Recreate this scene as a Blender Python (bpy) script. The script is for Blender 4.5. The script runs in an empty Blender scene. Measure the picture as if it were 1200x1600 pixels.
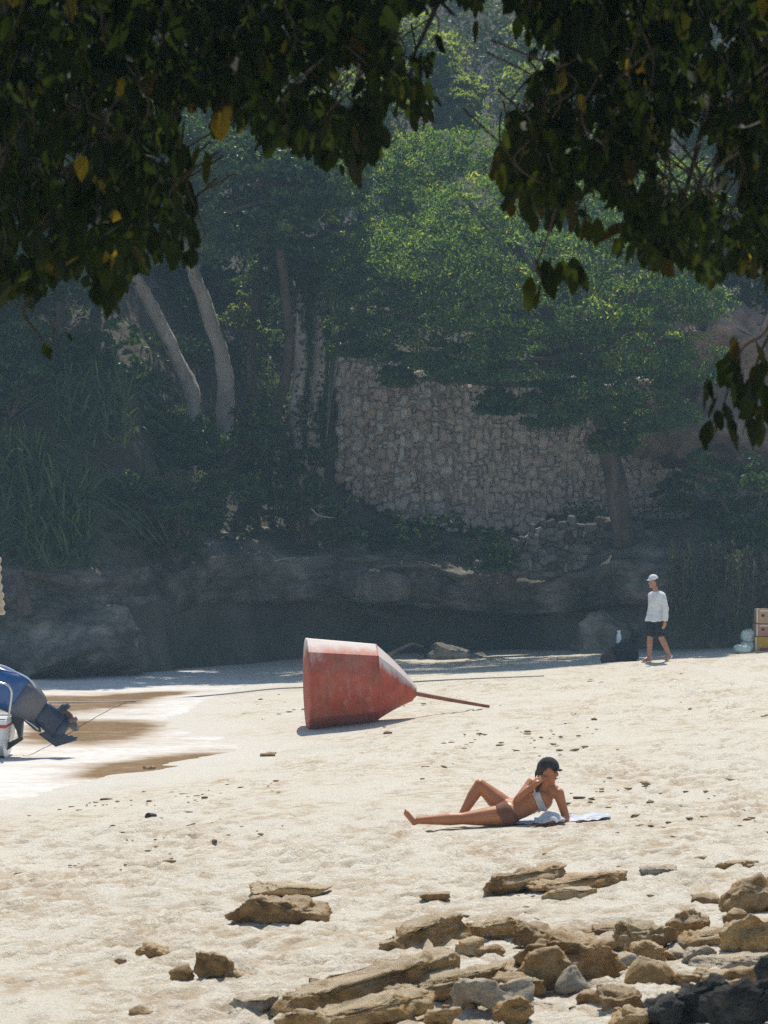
import bpy, bmesh, math, random
import numpy as np
from mathutils import Vector, Matrix
from mathutils import noise as mnoise

# ------------------------------------------------------------------ camera, sky, sun, exposure
scene = bpy.context.scene
FPX = 4537.0          # focal length in pixels of the 1200x1600 photograph
CAMZ = 3.0
Y0 = 794.0
cam_d = bpy.data.cameras.new('camera')
cam_d.sensor_fit = 'VERTICAL'
cam_d.sensor_height = 36.0
cam_d.lens = 36.0 * FPX / 1600.0
cam_d.clip_start = 0.1
cam_d.clip_end = 2000.0
cam_d.dof.use_dof = True
cam_d.dof.focus_distance = 36.0
cam_d.dof.aperture_fstop = 7.0
cam = bpy.data.objects.new('camera', cam_d)
scene.collection.objects.link(cam)
cam.location = (0, 0, CAMZ)
cam.rotation_euler = (math.radians(90) - (800 - Y0) / FPX, 0, 0)
scene.camera = cam

SUN_EL = math.radians(60)
SUN_AZ = math.radians(7)      # from +Y towards +X
SUN_DIR = Vector((math.sin(SUN_AZ) * math.cos(SUN_EL), math.cos(SUN_AZ) * math.cos(SUN_EL), math.sin(SUN_EL)))

world = bpy.data.worlds.new('World')
scene.world = world
world.use_nodes = True
wn = world.node_tree.nodes
wl = world.node_tree.links
wn.clear()
sky = wn.new('ShaderNodeTexSky')
sky.sky_type = 'NISHITA'
sky.sun_disc = False
sky.sun_elevation = SUN_EL
sky.sun_rotation = SUN_AZ
sky.air_density = 1.0
sky.dust_density = 0.8
sky.ozone_density = 1.2
bg = wn.new('ShaderNodeBackground')
bg.inputs['Strength'].default_value = 0.115
wo = wn.new('ShaderNodeOutputWorld')
wl.new(sky.outputs[0], bg.inputs['Color'])
wl.new(bg.outputs[0], wo.inputs['Surface'])

sun_d = bpy.data.lights.new('sun', 'SUN')
sun_d.energy = 4.2
sun_d.angle = math.radians(0.53)
sun_d.color = (1.0, 0.945, 0.84)
sun = bpy.data.objects.new('sun', sun_d)
scene.collection.objects.link(sun)
sun.rotation_euler = (-SUN_DIR).to_track_quat('-Z', 'Y').to_euler()

scene.view_settings.view_transform = 'Standard'
scene.view_settings.look = 'None'
scene.view_settings.gamma = 1.0
scene.view_settings.exposure = 0.45
scene.view_settings.use_curve_mapping = False
scene.render.engine = 'CYCLES'
scene.cycles.use_denoising = False
scene.cycles.max_bounces = 8
scene.cycles.transparent_max_bounces = 8
scene.cycles.volume_bounces = 0
scene.cycles.sample_clamp_indirect = 4.0

COL = scene.collection
rng = np.random.default_rng(7)
random.seed(7)

# ------------------------------------------------------------------ numpy noise
def _hash(ix, iy, iz, seed):
    h = (ix.astype(np.int64) * 374761393 + iy.astype(np.int64) * 668265263 + iz.astype(np.int64) * 2147483647 + seed * 974634777) & 0xffffffff
    h = ((h ^ (h >> 13)) * 1274126177) & 0xffffffff
    h = (h ^ (h >> 16)) & 0xffffffff
    return h.astype(np.float64) / 4294967295.0 * 2 - 1

def vnoise(p, seed=0):
    p = np.asarray(p, float)
    i = np.floor(p).astype(np.int64)
    f = p - i
    f = f * f * f * (f * (f * 6 - 15) + 10)
    r = 0
    for dx in (0, 1):
        wx = f[:, 0] if dx else 1 - f[:, 0]
        for dy in (0, 1):
            wy = f[:, 1] if dy else 1 - f[:, 1]
            for dz in (0, 1):
                wz = f[:, 2] if dz else 1 - f[:, 2]
                r = r + wx * wy * wz * _hash(i[:, 0] + dx, i[:, 1] + dy, i[:, 2] + dz, seed)
    return r

def fbm(p, octs=4, seed=0, gain=0.5):
    p = np.asarray(p, float)
    a, r, s = 1.0, 0, 1.0
    for k in range(octs):
        r = r + a * vnoise(p * s + 17.3 * k, seed + k)
        a *= gain
        s *= 2.03
    return r

def sstep(a, b, x):
    t = np.clip((np.asarray(x, float) - a) / (b - a), 0, 1)
    return t * t * (3 - 2 * t)

# ------------------------------------------------------------------ object helpers
def tag(o, label=None, cat=None, group=None, kind=None):
    if label: o['label'] = label
    if cat: o['category'] = cat
    if group: o['group'] = group
    if kind: o['kind'] = kind
    return o

def empty(name, loc, label=None, cat=None, group=None):
    o = bpy.data.objects.new(name, None)
    o.empty_display_size = 0.1
    COL.objects.link(o)
    o.location = loc
    return tag(o, label, cat, group)

def np_mesh(name, verts, faces, smooth=False):
    """verts Nx3, faces list or (array of Mx3 / Mx4)."""
    me = bpy.data.meshes.new(name)
    verts = np.asarray(verts, np.float32)
    if isinstance(faces, np.ndarray):
        k = faces.shape[1]
        nf = len(faces)
        me.vertices.add(len(verts))
        me.vertices.foreach_set('co', verts.ravel())
        me.loops.add(nf * k)
        me.loops.foreach_set('vertex_index', faces.astype(np.int32).ravel())
        me.polygons.add(nf)
        me.polygons.foreach_set('loop_start', np.arange(0, nf * k, k, dtype=np.int32))
        me.update(calc_edges=True)
    else:
        me.from_pydata(verts.tolist(), [], faces)
        me.update()
    if smooth:
        me.polygons.foreach_set('use_smooth', np.ones(len(me.polygons), bool))
    return me

def link(name, me, mat=None, parent=None, loc=(0, 0, 0), rot=(0, 0, 0), scale=(1, 1, 1)):
    o = bpy.data.objects.new(name, me)
    COL.objects.link(o)
    if mat is not None and not me.materials:
        me.materials.append(mat)
    o.location = loc
    o.rotation_euler = rot
    o.scale = scale
    if parent is not None:
        o.parent = parent
    return o

def add_attr(me, name, vals):
    a = me.attributes.new(name, 'FLOAT', 'POINT')
    a.data.foreach_set('value', np.asarray(vals, np.float32))

# projection helpers: picture position -> place in the world
def W(px, py, Y):
    return Vector(((px - 600) * Y / FPX, Y, CAMZ - (py - Y0) * Y / FPX))

# ------------------------------------------------------------------ materials
def new_mat(name):
    m = bpy.data.materials.new(name)
    m.use_nodes = True
    nt = m.node_tree
    b = nt.nodes.get('Principled BSDF')
    return m, nt, b

def tex_noise(nt, scale, detail=6, rough=0.6, coord='Object', stretch=None, vec=None):
    n = nt.nodes.new('ShaderNodeTexNoise')
    n.inputs['Scale'].default_value = scale
    n.inputs['Detail'].default_value = detail
    n.inputs['Roughness'].default_value = rough
    if vec is None:
        tc = nt.nodes.new('ShaderNodeTexCoord')
        vec = tc.outputs[coord]
    if stretch:
        mp = nt.nodes.new('ShaderNodeMapping')
        mp.inputs['Scale'].default_value = stretch
        nt.links.new(vec, mp.inputs['Vector'])
        vec = mp.outputs[0]
    nt.links.new(vec, n.inputs['Vector'])
    return n.outputs['Fac']

def ramp(nt, fac, stops):
    r = nt.nodes.new('ShaderNodeValToRGB')
    e = r.color_ramp.elements
    while len(e) < len(stops):
        e.new(0.5)
    for k, (p, c) in enumerate(stops):
        e[k].position = p
        e[k].color = (*c, 1)
    nt.links.new(fac, r.inputs[0])
    return r.outputs[0]

def mixc(nt, fac, a, b, mode='MIX'):
    m = nt.nodes.new('ShaderNodeMix')
    m.data_type = 'RGBA'
    m.blend_type = mode
    for sock, v in ((m.inputs[0], fac), (m.inputs[6], a), (m.inputs[7], b)):
        if hasattr(v, 'links') or hasattr(v, 'is_linked'):
            nt.links.new(v, sock)
        elif isinstance(v, (int, float)):
            sock.default_value = v
        else:
            sock.default_value = (*v, 1)
    return m.outputs[2]

def bump(nt, b, height, strength=0.4, dist=0.02):
    n = nt.nodes.new('ShaderNodeBump')
    n.inputs['Strength'].default_value = strength
    n.inputs['Distance'].default_value = dist
    nt.links.new(height, n.inputs['Height'])
    nt.links.new(n.outputs[0], b.inputs['Normal'])
    return n

def simple_mat(name, c0, c1, scale=6, rough=0.8, bumps=0.3, bdist=0.01, spec=0.3, coord='Object', stretch=None, metal=0.0, objrand=None):
    m, nt, b = new_mat(name)
    f = tex_noise(nt, scale, coord=coord, stretch=stretch)
    col = ramp(nt, f, [(0.32, c0), (0.68, c1)])
    if objrand:
        oi = nt.nodes.new('ShaderNodeObjectInfo')
        rc = ramp(nt, oi.outputs['Random'], objrand)
        col = mixc(nt, 1.0, col, rc, 'MULTIPLY')
    nt.links.new(col, b.inputs['Base Color'])
    b.inputs['Roughness'].default_value = rough
    b.inputs['Specular IOR Level'].default_value = spec
    b.inputs['Metallic'].default_value = metal
    if bumps:
        f2 = tex_noise(nt, scale * 5, coord=coord, stretch=stretch)
        bump(nt, b, f2, bumps, bdist)
    return m

def leaf_mat(name, stops, trans=0.35, source='attr', rough=0.5, spec=0.3, tmul=1.6):
    m, nt, b = new_mat(name)
    if source == 'attr':
        a = nt.nodes.new('ShaderNodeAttribute')
        a.attribute_name = 'tint'
        f = a.outputs['Fac']
    else:
        a = nt.nodes.new('ShaderNodeObjectInfo')
        f = a.outputs['Random']
    col = ramp(nt, f, stops)
    nt.links.new(col, b.inputs['Base Color'])
    b.inputs['Roughness'].default_value = rough
    b.inputs['Specular IOR Level'].default_value = spec
    tr = nt.nodes.new('ShaderNodeBsdfTranslucent')
    tc = mixc(nt, 1.0, col, (tmul * 1.15, tmul * 1.1, tmul * 0.35), 'MULTIPLY')
    nt.links.new(tc, tr.inputs['Color'])
    mx = nt.nodes.new('ShaderNodeMixShader')
    mx.inputs[0].default_value = trans
    nt.links.new(b.outputs[0], mx.inputs[1])
    nt.links.new(tr.outputs[0], mx.inputs[2])
    out = nt.nodes.get('Material Output')
    nt.links.new(mx.outputs[0], out.inputs['Surface'])
    return m

# sand: pale coral sand, tan damp-crumb streaks, dark wet sand by the water
WATER = -0.42
def sand_material():
    m, nt, b = new_mat('sand')
    geo = nt.nodes.new('ShaderNodeNewGeometry')
    pos = geo.outputs['Position']
    n1 = tex_noise(nt, 1.0, 7, 0.65, vec=pos, stretch=(0.9, 0.45, 1))
    n2 = tex_noise(nt, 3.2, 8, 0.75, vec=pos, stretch=(1.5, 1.3, 1))
    n3 = tex_noise(nt, 60, 4, 0.8, vec=pos)
    base = ramp(nt, n3, [(0.30, (0.40, 0.35, 0.265)), (0.5, (0.63, 0.575, 0.475)), (0.70, (0.76, 0.72, 0.63))])
    tan_f = nt.nodes.new('ShaderNodeMath'); tan_f.operation = 'MULTIPLY'
    a1 = ramp(nt, n1, [(0.44, (0, 0, 0)), (0.58, (1, 1, 1))])
    a2 = ramp(nt, n2, [(0.47, (0, 0, 0)), (0.56, (1, 1, 1))])
    nt.links.new(a1, tan_f.inputs[0]); nt.links.new(a2, tan_f.inputs[1])
    c = mixc(nt, tan_f.outputs[0], base, (0.48, 0.385, 0.265))
    # dent attribute: darker tan colour inside footprints and hollows
    at = nt.nodes.new('ShaderNodeAttribute'); at.attribute_name = 'dent'
    dm = nt.nodes.new('ShaderNodeMath'); dm.operation = 'MULTIPLY'; dm.inputs[1].default_value = 0.9
    nt.links.new(at.outputs['Fac'], dm.inputs[0])
    c = mixc(nt, dm.outputs[0], c, (0.38, 0.28, 0.175))
    # wet sand: height above the water
    sx = nt.nodes.new('ShaderNodeSeparateXYZ'); nt.links.new(pos, sx.inputs[0])
    mr = nt.nodes.new('ShaderNodeMapRange')
    mr.inputs['From Min'].default_value = WATER + 0.0
    mr.inputs['From Max'].default_value = WATER + 0.075
    mr.inputs['To Min'].default_value = 1.0; mr.inputs['To Max'].default_value = 0.0
    nt.links.new(sx.outputs['Z'], mr.inputs['Value'])
    c = mixc(nt, mr.outputs[0], c, (0.62, 0.58, 0.50))
    nt.links.new(c, b.inputs['Base Color'])
    rr = nt.nodes.new('ShaderNodeMapRange')
    rr.inputs['To Min'].default_value = 0.9; rr.inputs['To Max'].default_value = 0.6
    nt.links.new(mr.outputs[0], rr.inputs['Value'])
    nt.links.new(rr.outputs[0], b.inputs['Roughness'])
    b.inputs['Specular IOR Level'].default_value = 0.25
    nb = tex_noise(nt, 22, 6, 0.7, vec=pos)
    bump(nt, b, nb, 0.8, 0.05)
    return m

M = {}
M['sand'] = sand_material()

def water_material():
    m, nt, b = new_mat('shallow_water')
    geo = nt.nodes.new('ShaderNodeNewGeometry')
    pos = geo.outputs['Position']
    at = nt.nodes.new('ShaderNodeAttribute'); at.attribute_name = 'foam_sheen'
    n = tex_noise(nt, 1.5, 10, 0.68, vec=pos, stretch=(0.5, 0.8, 1))
    ad = nt.nodes.new('ShaderNodeMath'); ad.operation = 'ADD'
    sc = nt.nodes.new('ShaderNodeMath'); sc.operation = 'MULTIPLY_ADD'
    sc.inputs[1].default_value = 1.5; sc.inputs[2].default_value = -0.75
    nt.links.new(n, sc.inputs[0])
    nt.links.new(sc.outputs[0], ad.inputs[0]); nt.links.new(at.outputs['Fac'], ad.inputs[1])
    fm = ramp(nt, ad.outputs[0], [(0.05, (0, 0, 0)), (0.9, (1, 1, 1))])
    n2 = tex_noise(nt, 7, 8, 0.75, vec=pos, stretch=(0.6, 0.9, 1))
    brown = ramp(nt, n2, [(0.3, (0.27, 0.165, 0.08)), (0.7, (0.44, 0.29, 0.15))])
    white = ramp(nt, n2, [(0.30, (0.48, 0.45, 0.40)), (0.5, (0.60, 0.575, 0.53)), (0.68, (0.70, 0.69, 0.66))])  # diffuse white that paints the water's sheen as well as its froth
    c = mixc(nt, fm, brown, white)
    nt.links.new(c, b.inputs['Base Color'])
    rr = nt.nodes.new('ShaderNodeMapRange')
    rr.inputs['To Min'].default_value = 0.16; rr.inputs['To Max'].default_value = 0.75
    nt.links.new(fm, rr.inputs['Value'])
    nt.links.new(rr.outputs[0], b.inputs['Roughness'])
    b.inputs['IOR'].default_value = 1.33
    nb = tex_noise(nt, 7, 5, 0.6, vec=pos, stretch=(0.6, 1.4, 1))
    bump(nt, b, nb, 0.45, 0.03)
    return m
M['water'] = water_material()

def rock_material(name, dark, mid, light, scale=2.2, bdist=0.03, sandy=0.0):
    m, nt, b = new_mat(name)
    oi = nt.nodes.new('ShaderNodeObjectInfo')
    geo = nt.nodes.new('ShaderNodeNewGeometry')
    f1 = tex_noise(nt, scale, 8, 0.65, vec=geo.outputs['Position'])
    f2 = tex_noise(nt, scale * 9, 6, 0.7, vec=geo.outputs['Position'], stretch=(0.7, 0.7, 2.0))
    c1 = ramp(nt, f1, [(0.33, dark), (0.5, mid), (0.68, light)])
    c2 = ramp(nt, f2, [(0.3, (0.58, 0.55, 0.52)), (0.58, (1.12, 1.1, 1.06))])
    c = mixc(nt, 0.8, c1, c2, 'MULTIPLY')
    rc = ramp(nt, oi.outputs['Random'], [(0, (0.78, 0.76, 0.72)), (0.5, (1.0, 0.97, 0.92)), (1, (1.18, 1.14, 1.05))])
    c = mixc(nt, 1.0, c, rc, 'MULTIPLY')
    if sandy:
        sn = nt.nodes.new('ShaderNodeSeparateXYZ'); nt.links.new(geo.outputs['Normal'], sn.inputs[0])
        f4 = tex_noise(nt, 5, 7, 0.7, vec=geo.outputs['Position'])
        ma = nt.nodes.new('ShaderNodeMath'); ma.operation = 'MULTIPLY_ADD'; ma.inputs[1].default_value = 0.9; ma.inputs[2].default_value = -0.42
        nt.links.new(f4, ma.inputs[0])
        mb = nt.nodes.new('ShaderNodeMath'); mb.operation = 'ADD'
        nt.links.new(ma.outputs[0], mb.inputs[0]); nt.links.new(sn.outputs['Z'], mb.inputs[1])
        dust_sunlit = ramp(nt, mb.outputs[0], [(0.62, (0, 0, 0)), (0.92, (sandy,) * 3)])
        c = mixc(nt, dust_sunlit, c, (0.62, 0.51, 0.36))  # sand dust on upward faces, with their sunlit paleness painted in
    nt.links.new(c, b.inputs['Base Color'])
    b.inputs['Roughness'].default_value = 0.92
    b.inputs['Specular IOR Level'].default_value = 0.2
    f3 = tex_noise(nt, scale * 14, 8, 0.75, vec=geo.outputs['Position'])
    bump(nt, b, f3, 1.0, bdist)
    return m
M['rock_tan'] = rock_material('tan_rock', (0.32, 0.185, 0.07), (0.62, 0.41, 0.18), (0.72, 0.56, 0.34), 4.0, sandy=0.85)
M['rock_brown'] = rock_material('brown_rock', (0.23, 0.13, 0.048), (0.48, 0.30, 0.13), (0.64, 0.47, 0.27), 4.0, sandy=0.6)
M['rock_pale'] = rock_material('pale_rock', (0.32, 0.28, 0.22), (0.52, 0.47, 0.39), (0.68, 0.64, 0.56), 3.0, sandy=0.8)
M['rock_black'] = rock_material('charcoal_rock', (0.025, 0.026, 0.028), (0.07, 0.07, 0.07), (0.16, 0.155, 0.15), 3.0)
M['cliff'] = rock_material('cliff_rock', (0.08, 0.075, 0.07), (0.22, 0.205, 0.19), (0.38, 0.36, 0.33), 0.9, 0.08)
M['cliff_dark'] = rock_material('dark_cliff_rock', (0.06, 0.055, 0.05), (0.20, 0.19, 0.175), (0.44, 0.42, 0.39), 1.0, 0.08)
M['cliff_pink'] = rock_material('pinkish_cliff_rock', (0.12, 0.085, 0.075), (0.26, 0.19, 0.165), (0.40, 0.31, 0.27), 0.8, 0.08)
M['soil'] = simple_mat('hillside_soil', (0.045, 0.04, 0.03), (0.13, 0.115, 0.09), 0.9, 0.95, 0.8, 0.1)
M['stone'] = simple_mat('wall_stone', (0.5, 0.48, 0.45), (0.85, 0.82, 0.78), 5, 0.9, 0.6, 0.03,
    objrand=[(0.0, (0.40, 0.31, 0.26)), (0.25, (0.62, 0.51, 0.45)), (0.5, (0.70, 0.67, 0.65)), (0.7, (0.58, 0.45, 0.37)), (0.85, (0.84, 0.82, 0.80)), (1.0, (0.46, 0.40, 0.37))])
M['mortar'] = simple_mat('wall_mortar', (0.26, 0.23, 0.21), (0.42, 0.38, 0.35), 4, 0.95, 0.5, 0.03)
M['rubble'] = simple_mat('rubble_stone', (0.35, 0.34, 0.32), (0.7, 0.68, 0.65), 5, 0.9, 0.6, 0.03,
    objrand=[(0.0, (0.12, 0.11, 0.10)), (0.5, (0.24, 0.23, 0.21)), (1.0, (0.40, 0.38, 0.36))])
M['bark_pale'] = simple_mat('pale_bark', (0.26, 0.22, 0.19), (0.50, 0.45, 0.41), 3.5, 0.9, 0.8, 0.04, stretch=(1, 1, 0.3))
M['bark_dark'] = simple_mat('dark_bark', (0.05, 0.038, 0.028), (0.14, 0.11, 0.085), 5, 0.9, 0.8, 0.03, stretch=(1, 1, 0.3))

GREEN = [(0.0, (0.022, 0.045, 0.016)), (0.5, (0.045, 0.085, 0.028)), (0.85, (0.075, 0.12, 0.035)), (1.0, (0.13, 0.16, 0.045))]
FEATHER = [(0.0, (0.018, 0.042, 0.020)), (0.45, (0.042, 0.075, 0.032)), (0.8, (0.078, 0.112, 0.038)), (1.0, (0.19, 0.19, 0.05))]
OLIVE = [(0.0, (0.05, 0.07, 0.028)), (0.5, (0.085, 0.115, 0.045)), (0.9, (0.12, 0.145, 0.055)), (1.0, (0.22, 0.19, 0.08))]
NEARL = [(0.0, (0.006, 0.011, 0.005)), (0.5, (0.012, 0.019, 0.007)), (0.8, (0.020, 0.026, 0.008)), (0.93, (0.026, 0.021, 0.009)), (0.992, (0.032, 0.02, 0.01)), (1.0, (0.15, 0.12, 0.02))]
M['leaf_green'] = leaf_mat('green_foliage', GREEN)
M['leaf_feather'] = leaf_mat('feathery_foliage', FEATHER, 0.55, tmul=3.9)
M['leaf_olive'] = leaf_mat('olive_foliage', OLIVE, 0.55, tmul=3.4)
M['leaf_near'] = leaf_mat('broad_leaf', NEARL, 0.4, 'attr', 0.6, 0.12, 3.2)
M['leaf_near_obj'] = leaf_mat('broad_leaf_single', NEARL, 0.4, 'obj', 0.6, 0.12, 3.2)
M['grass'] = leaf_mat('reed_blade', [(0.0, (0.025, 0.05, 0.02)), (0.6, (0.05, 0.09, 0.038)), (1.0, (0.10, 0.13, 0.06))], 0.3)
M['vine'] = leaf_mat('hanging_vine', [(0.0, (0.05, 0.06, 0.035)), (0.6, (0.10, 0.11, 0.06)), (1.0, (0.18, 0.16, 0.10))], 0.25)

# ------------------------------------------------------------------ ground
SHORE = np.array([(10, -9.0), (28, -6.6), (34.0, -4.5), (37, -3.5), (40.7, -2.3), (42.5, -2.5), (45, -3.3), (48, -4.1), (51.5, -4.4), (53.5, -4.1), (55.2, -3.2), (57, -2.6), (59, -4.2), (61, -8.0), (70, -14.0), (120, -30)])

def ground_base(x, y):
    x = np.asarray(x, float); y = np.asarray(y, float)
    z = 0.055 * (np.clip(x, -40, 25) - 1.15) - 0.19 * sstep(26, 56, y)
    z = z + 1.35 * np.clip(1 - y / 14.0, 0, 1.0)                  # bank under the photographer
    z = z - 0.10 * sstep(55.5, 58.5, y) * sstep(-1, 1.5, x)       # behind the crest
    xs = np.interp(y, SHORE[:, 0], SHORE[:, 1])
    s = WATER + 0.035 * np.clip(x - xs, -99, 1.2) + 0.09 * np.clip(x - xs - 1.2, 0, 99)
    s = np.where(s < WATER, WATER + 0.05 * (x - xs), s)
    s = np.maximum(s, WATER - 1.5)
    # smooth minimum
    k = 0.05
    h = np.clip(0.5 + 0.5 * (s - z) / k, 0, 1)
    return s * (1 - h) + z * h - k * h * (1 - h)

def gz(x, y):
    return float(ground_base(np.array([x]), np.array([y]))[0])

def G(px, py):
    z = 0.0
    for _ in range(12):
        Y = (CAMZ - z) * FPX / (py - Y0)
        X = (px - 600) * Y / FPX
        z = gz(X, Y)
    return Vector((X, Y, z))

def build_ground():
    xs = np.concatenate([np.linspace(-220, -14, 12)[:-1], np.linspace(-14, -8, 26)[:-1], np.arange(-8, 9.0, 0.055), np.linspace(9.05, 14, 20), np.linspace(14, 220, 12)[1:]])
    ys = [16.0]
    while ys[-1] < 70:
        ys.append(ys[-1] + 0.045 + 0.0028 * (ys[-1] - 16))
    ys = np.concatenate([np.linspace(-60, 15.5, 30), np.array(ys), np.linspace(71, 300, 16)])
    X, Y = np.meshgrid(xs, ys)
    x = X.ravel(); y = Y.ravel()
    z = ground_base(x, y)
    above = sstep(0.02, 0.14, z - WATER)
    inview = sstep(14, 17, y) * (1 - sstep(62, 66, y))
    P = np.stack([x, y, np.zeros_like(x)], 1)
    und = 0.026 * fbm(P * [0.4, 0.3, 1], 3, 11) + 0.008 * fbm(P * [1.7, 1.3, 1], 3, 21)
    tramp = np.clip(0.35 + 1.3 * fbm(P * [0.22, 0.16, 1], 3, 5), 0, 1)
    fine = 0.009 * fbm(P * [6, 4.5, 1], 3, 31)
    dz = (und + fine * (0.15 + tramp)) * above * inview
    dent = np.zeros_like(z)
    # footprints and kicked hollows
    r = np.random.default_rng(3)
    xi0 = np.searchsorted(xs, -8); xi1 = np.searchsorted(xs, 9)
    nx = len(xs)
    cnt = 0
    prints = []
    for k in range(9000):
        fy = 16.5 + (57 - 16.5) * r.random() ** 1.2
        fx = r.uniform(-0.14, 0.14) * fy
        tv = 0.35 + 1.3 * float(fbm(np.array([[fx * 0.22, fy * 0.16, 0.0]]), 3, 5)[0])
        if r.random() > np.clip(tv, 0.03, 1): continue
        L = r.uniform(0.05, 0.13); prints.append((fx, fy, L, L * r.uniform(0.4, 0.7), r.uniform(0.010, 0.034), r.uniform(0, math.pi), r.uniform(0.05, 1.0)))
    # trails of footprints crossing the beach
    for (xa, ya, xb, yb) in [(8, 52, -2, 33), (6, 30, -4, 24), (7, 47, 0.5, 44), (-3, 20, 4, 36), (5.2, 55, 3.5, 26), (-1.5, 39, 6.5, 33), (2.5, 22, -3.5, 30), (7.5, 41, 1.5, 52), (3.0, 31, 6.0, 50)]:
        n = int(math.hypot(xb - xa, yb - ya) / 0.62)
        th = math.atan2(yb - ya, xb - xa)
        for j in range(n):
            t = j / n
            sd = 0.11 if j % 2 else -0.11
            wv = 0.35 * math.sin(t * 5 + xa)
            prints.append((xa + (xb - xa) * t - math.sin(th) * (sd + wv) + r.normal() * 0.03, ya + (yb - ya) * t + math.cos(th) * (sd + wv) + r.normal() * 0.03, 0.14, 0.058, 0.040, th + r.normal() * 0.15, r.uniform(0.4, 0.9)))
    for (fx, fy, L, Wd, dep, th, dk) in prints:
        if gz(fx, fy) - WATER < 0.10 or fy < 16.3 or abs(fx) > 8.4: continue
        dep *= 0.6 + 0.02 * fy
        R = 0.42
        a = np.searchsorted(ys, fy - R); bq = np.searchsorted(ys, fy + R)
        c = np.searchsorted(xs, fx - R); d = np.searchsorted(xs, fx + R)
        sx, sy = np.meshgrid(xs[c:d] - fx, ys[a:bq] - fy)
        u = (sx * math.cos(th) + sy * math.sin(th)) / L
        v = (-sx * math.sin(th) + sy * math.cos(th)) / Wd
        q = np.sqrt(u * u + v * v)
        prof = -dep * np.exp(-q ** 4) + dep * 0.5 * np.exp(-((q - 1.45) / 0.4) ** 2)
        idx = (np.arange(a, bq)[:, None] * nx + np.arange(c, d)[None, :])
        dz[idx] += prof
        dent[idx] = np.maximum(dent[idx], np.exp(-q ** 4) * dk)
        cnt += 1
    dz += 0.075 * np.exp(-((x + 0.62) / 0.75) ** 4 - ((y - 40.15) / 0.30) ** 2)      # sand heaped against the buoy
    calm = sstep(0.75, 1.25, np.hypot((x - 1.35) / 1.0, (y - 27.6) / 0.6))   # pressed flat under the towel
    dz *= 0.12 + 0.88 * calm
    z = z + dz
    ny = len(ys)
    i = np.arange(ny - 1)[:, None] * nx + np.arange(nx - 1)[None, :]
    f = np.stack([i, i + 1, i + nx + 1, i + nx], -1).reshape(-1, 4)
    me = np_mesh('beach_sand', np.stack([x, y, z], 1), f, True)
    add_attr(me, 'dent', dent)
    o = link('beach_sand', me, M['sand'])
    tag(o, kind='structure', label='pale trampled beach sand sloping down to the water')

    # water sheet with froth and painted sheen
    def water():
        xs = np.concatenate([np.linspace(-220, -12, 14)[:-1], np.arange(-12, 0.5, 0.1)])
        ys = np.concatenate([np.linspace(-60, 24, 10)[:-1], np.arange(24, 64, 0.16), np.linspace(64.5, 300, 14)])
        X, Y = np.meshgrid(xs, ys)
        x = X.ravel(); y = Y.ravel()
        P = np.stack([x, y, 0 * x], 1)
        z = WATER + 0.010 * fbm(P * [0.8, 1.6, 1], 3, 77) + 0.004
        foam_sheen = np.full_like(x, 0.85)
        # clear brown tongues of shallow water between the white wash
        for (px, py, rx, ry, rot) in [(160, 1098, 75, 12, -4), (50, 1100, 100, 12, 0), (175, 1143, 75, 18, -2), (250, 1192, 110, 13, -7), (90, 1142, 60, 18, 0), (205, 1205, 60, 7, -6), (240, 1085, 60, 4, -3)]:
            Yc = (CAMZ - WATER) * FPX / (py - Y0)
            Xc = (px - 600) * Yc / FPX
            lx = rx * Yc / FPX
            ly = ry * Yc * Yc / ((CAMZ - WATER) * FPX)
            sk = math.tan(math.radians(rot)) * (FPX * (CAMZ - WATER) / Yc ** 2) ** -1 * FPX / Yc
            u = (x - Xc) / lx
            v = (y - Yc + sk * (x - Xc) * 1.0) / ly
            foam_sheen -= 1.1 * np.exp(-(u * u + v * v) ** 1.1)
        foam_sheen = np.clip(foam_sheen, 0, 1)
        nx = len(xs); ny = len(ys)
        i = np.arange(ny - 1)[:, None] * nx + np.arange(nx - 1)[None, :]
        f = np.stack([i, i + 1, i + nx + 1, i + nx], -1).reshape(-1, 4)
        me = np_mesh('sea_water', np.stack([x, y, z], 1), f, True)
        add_attr(me, 'foam_sheen', foam_sheen)
        o = link('sea_water', me, M['water'])
        tag(o, kind='structure', label='foamy shallow sea water washing over brown sand')
    water()
build_ground()

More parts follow.
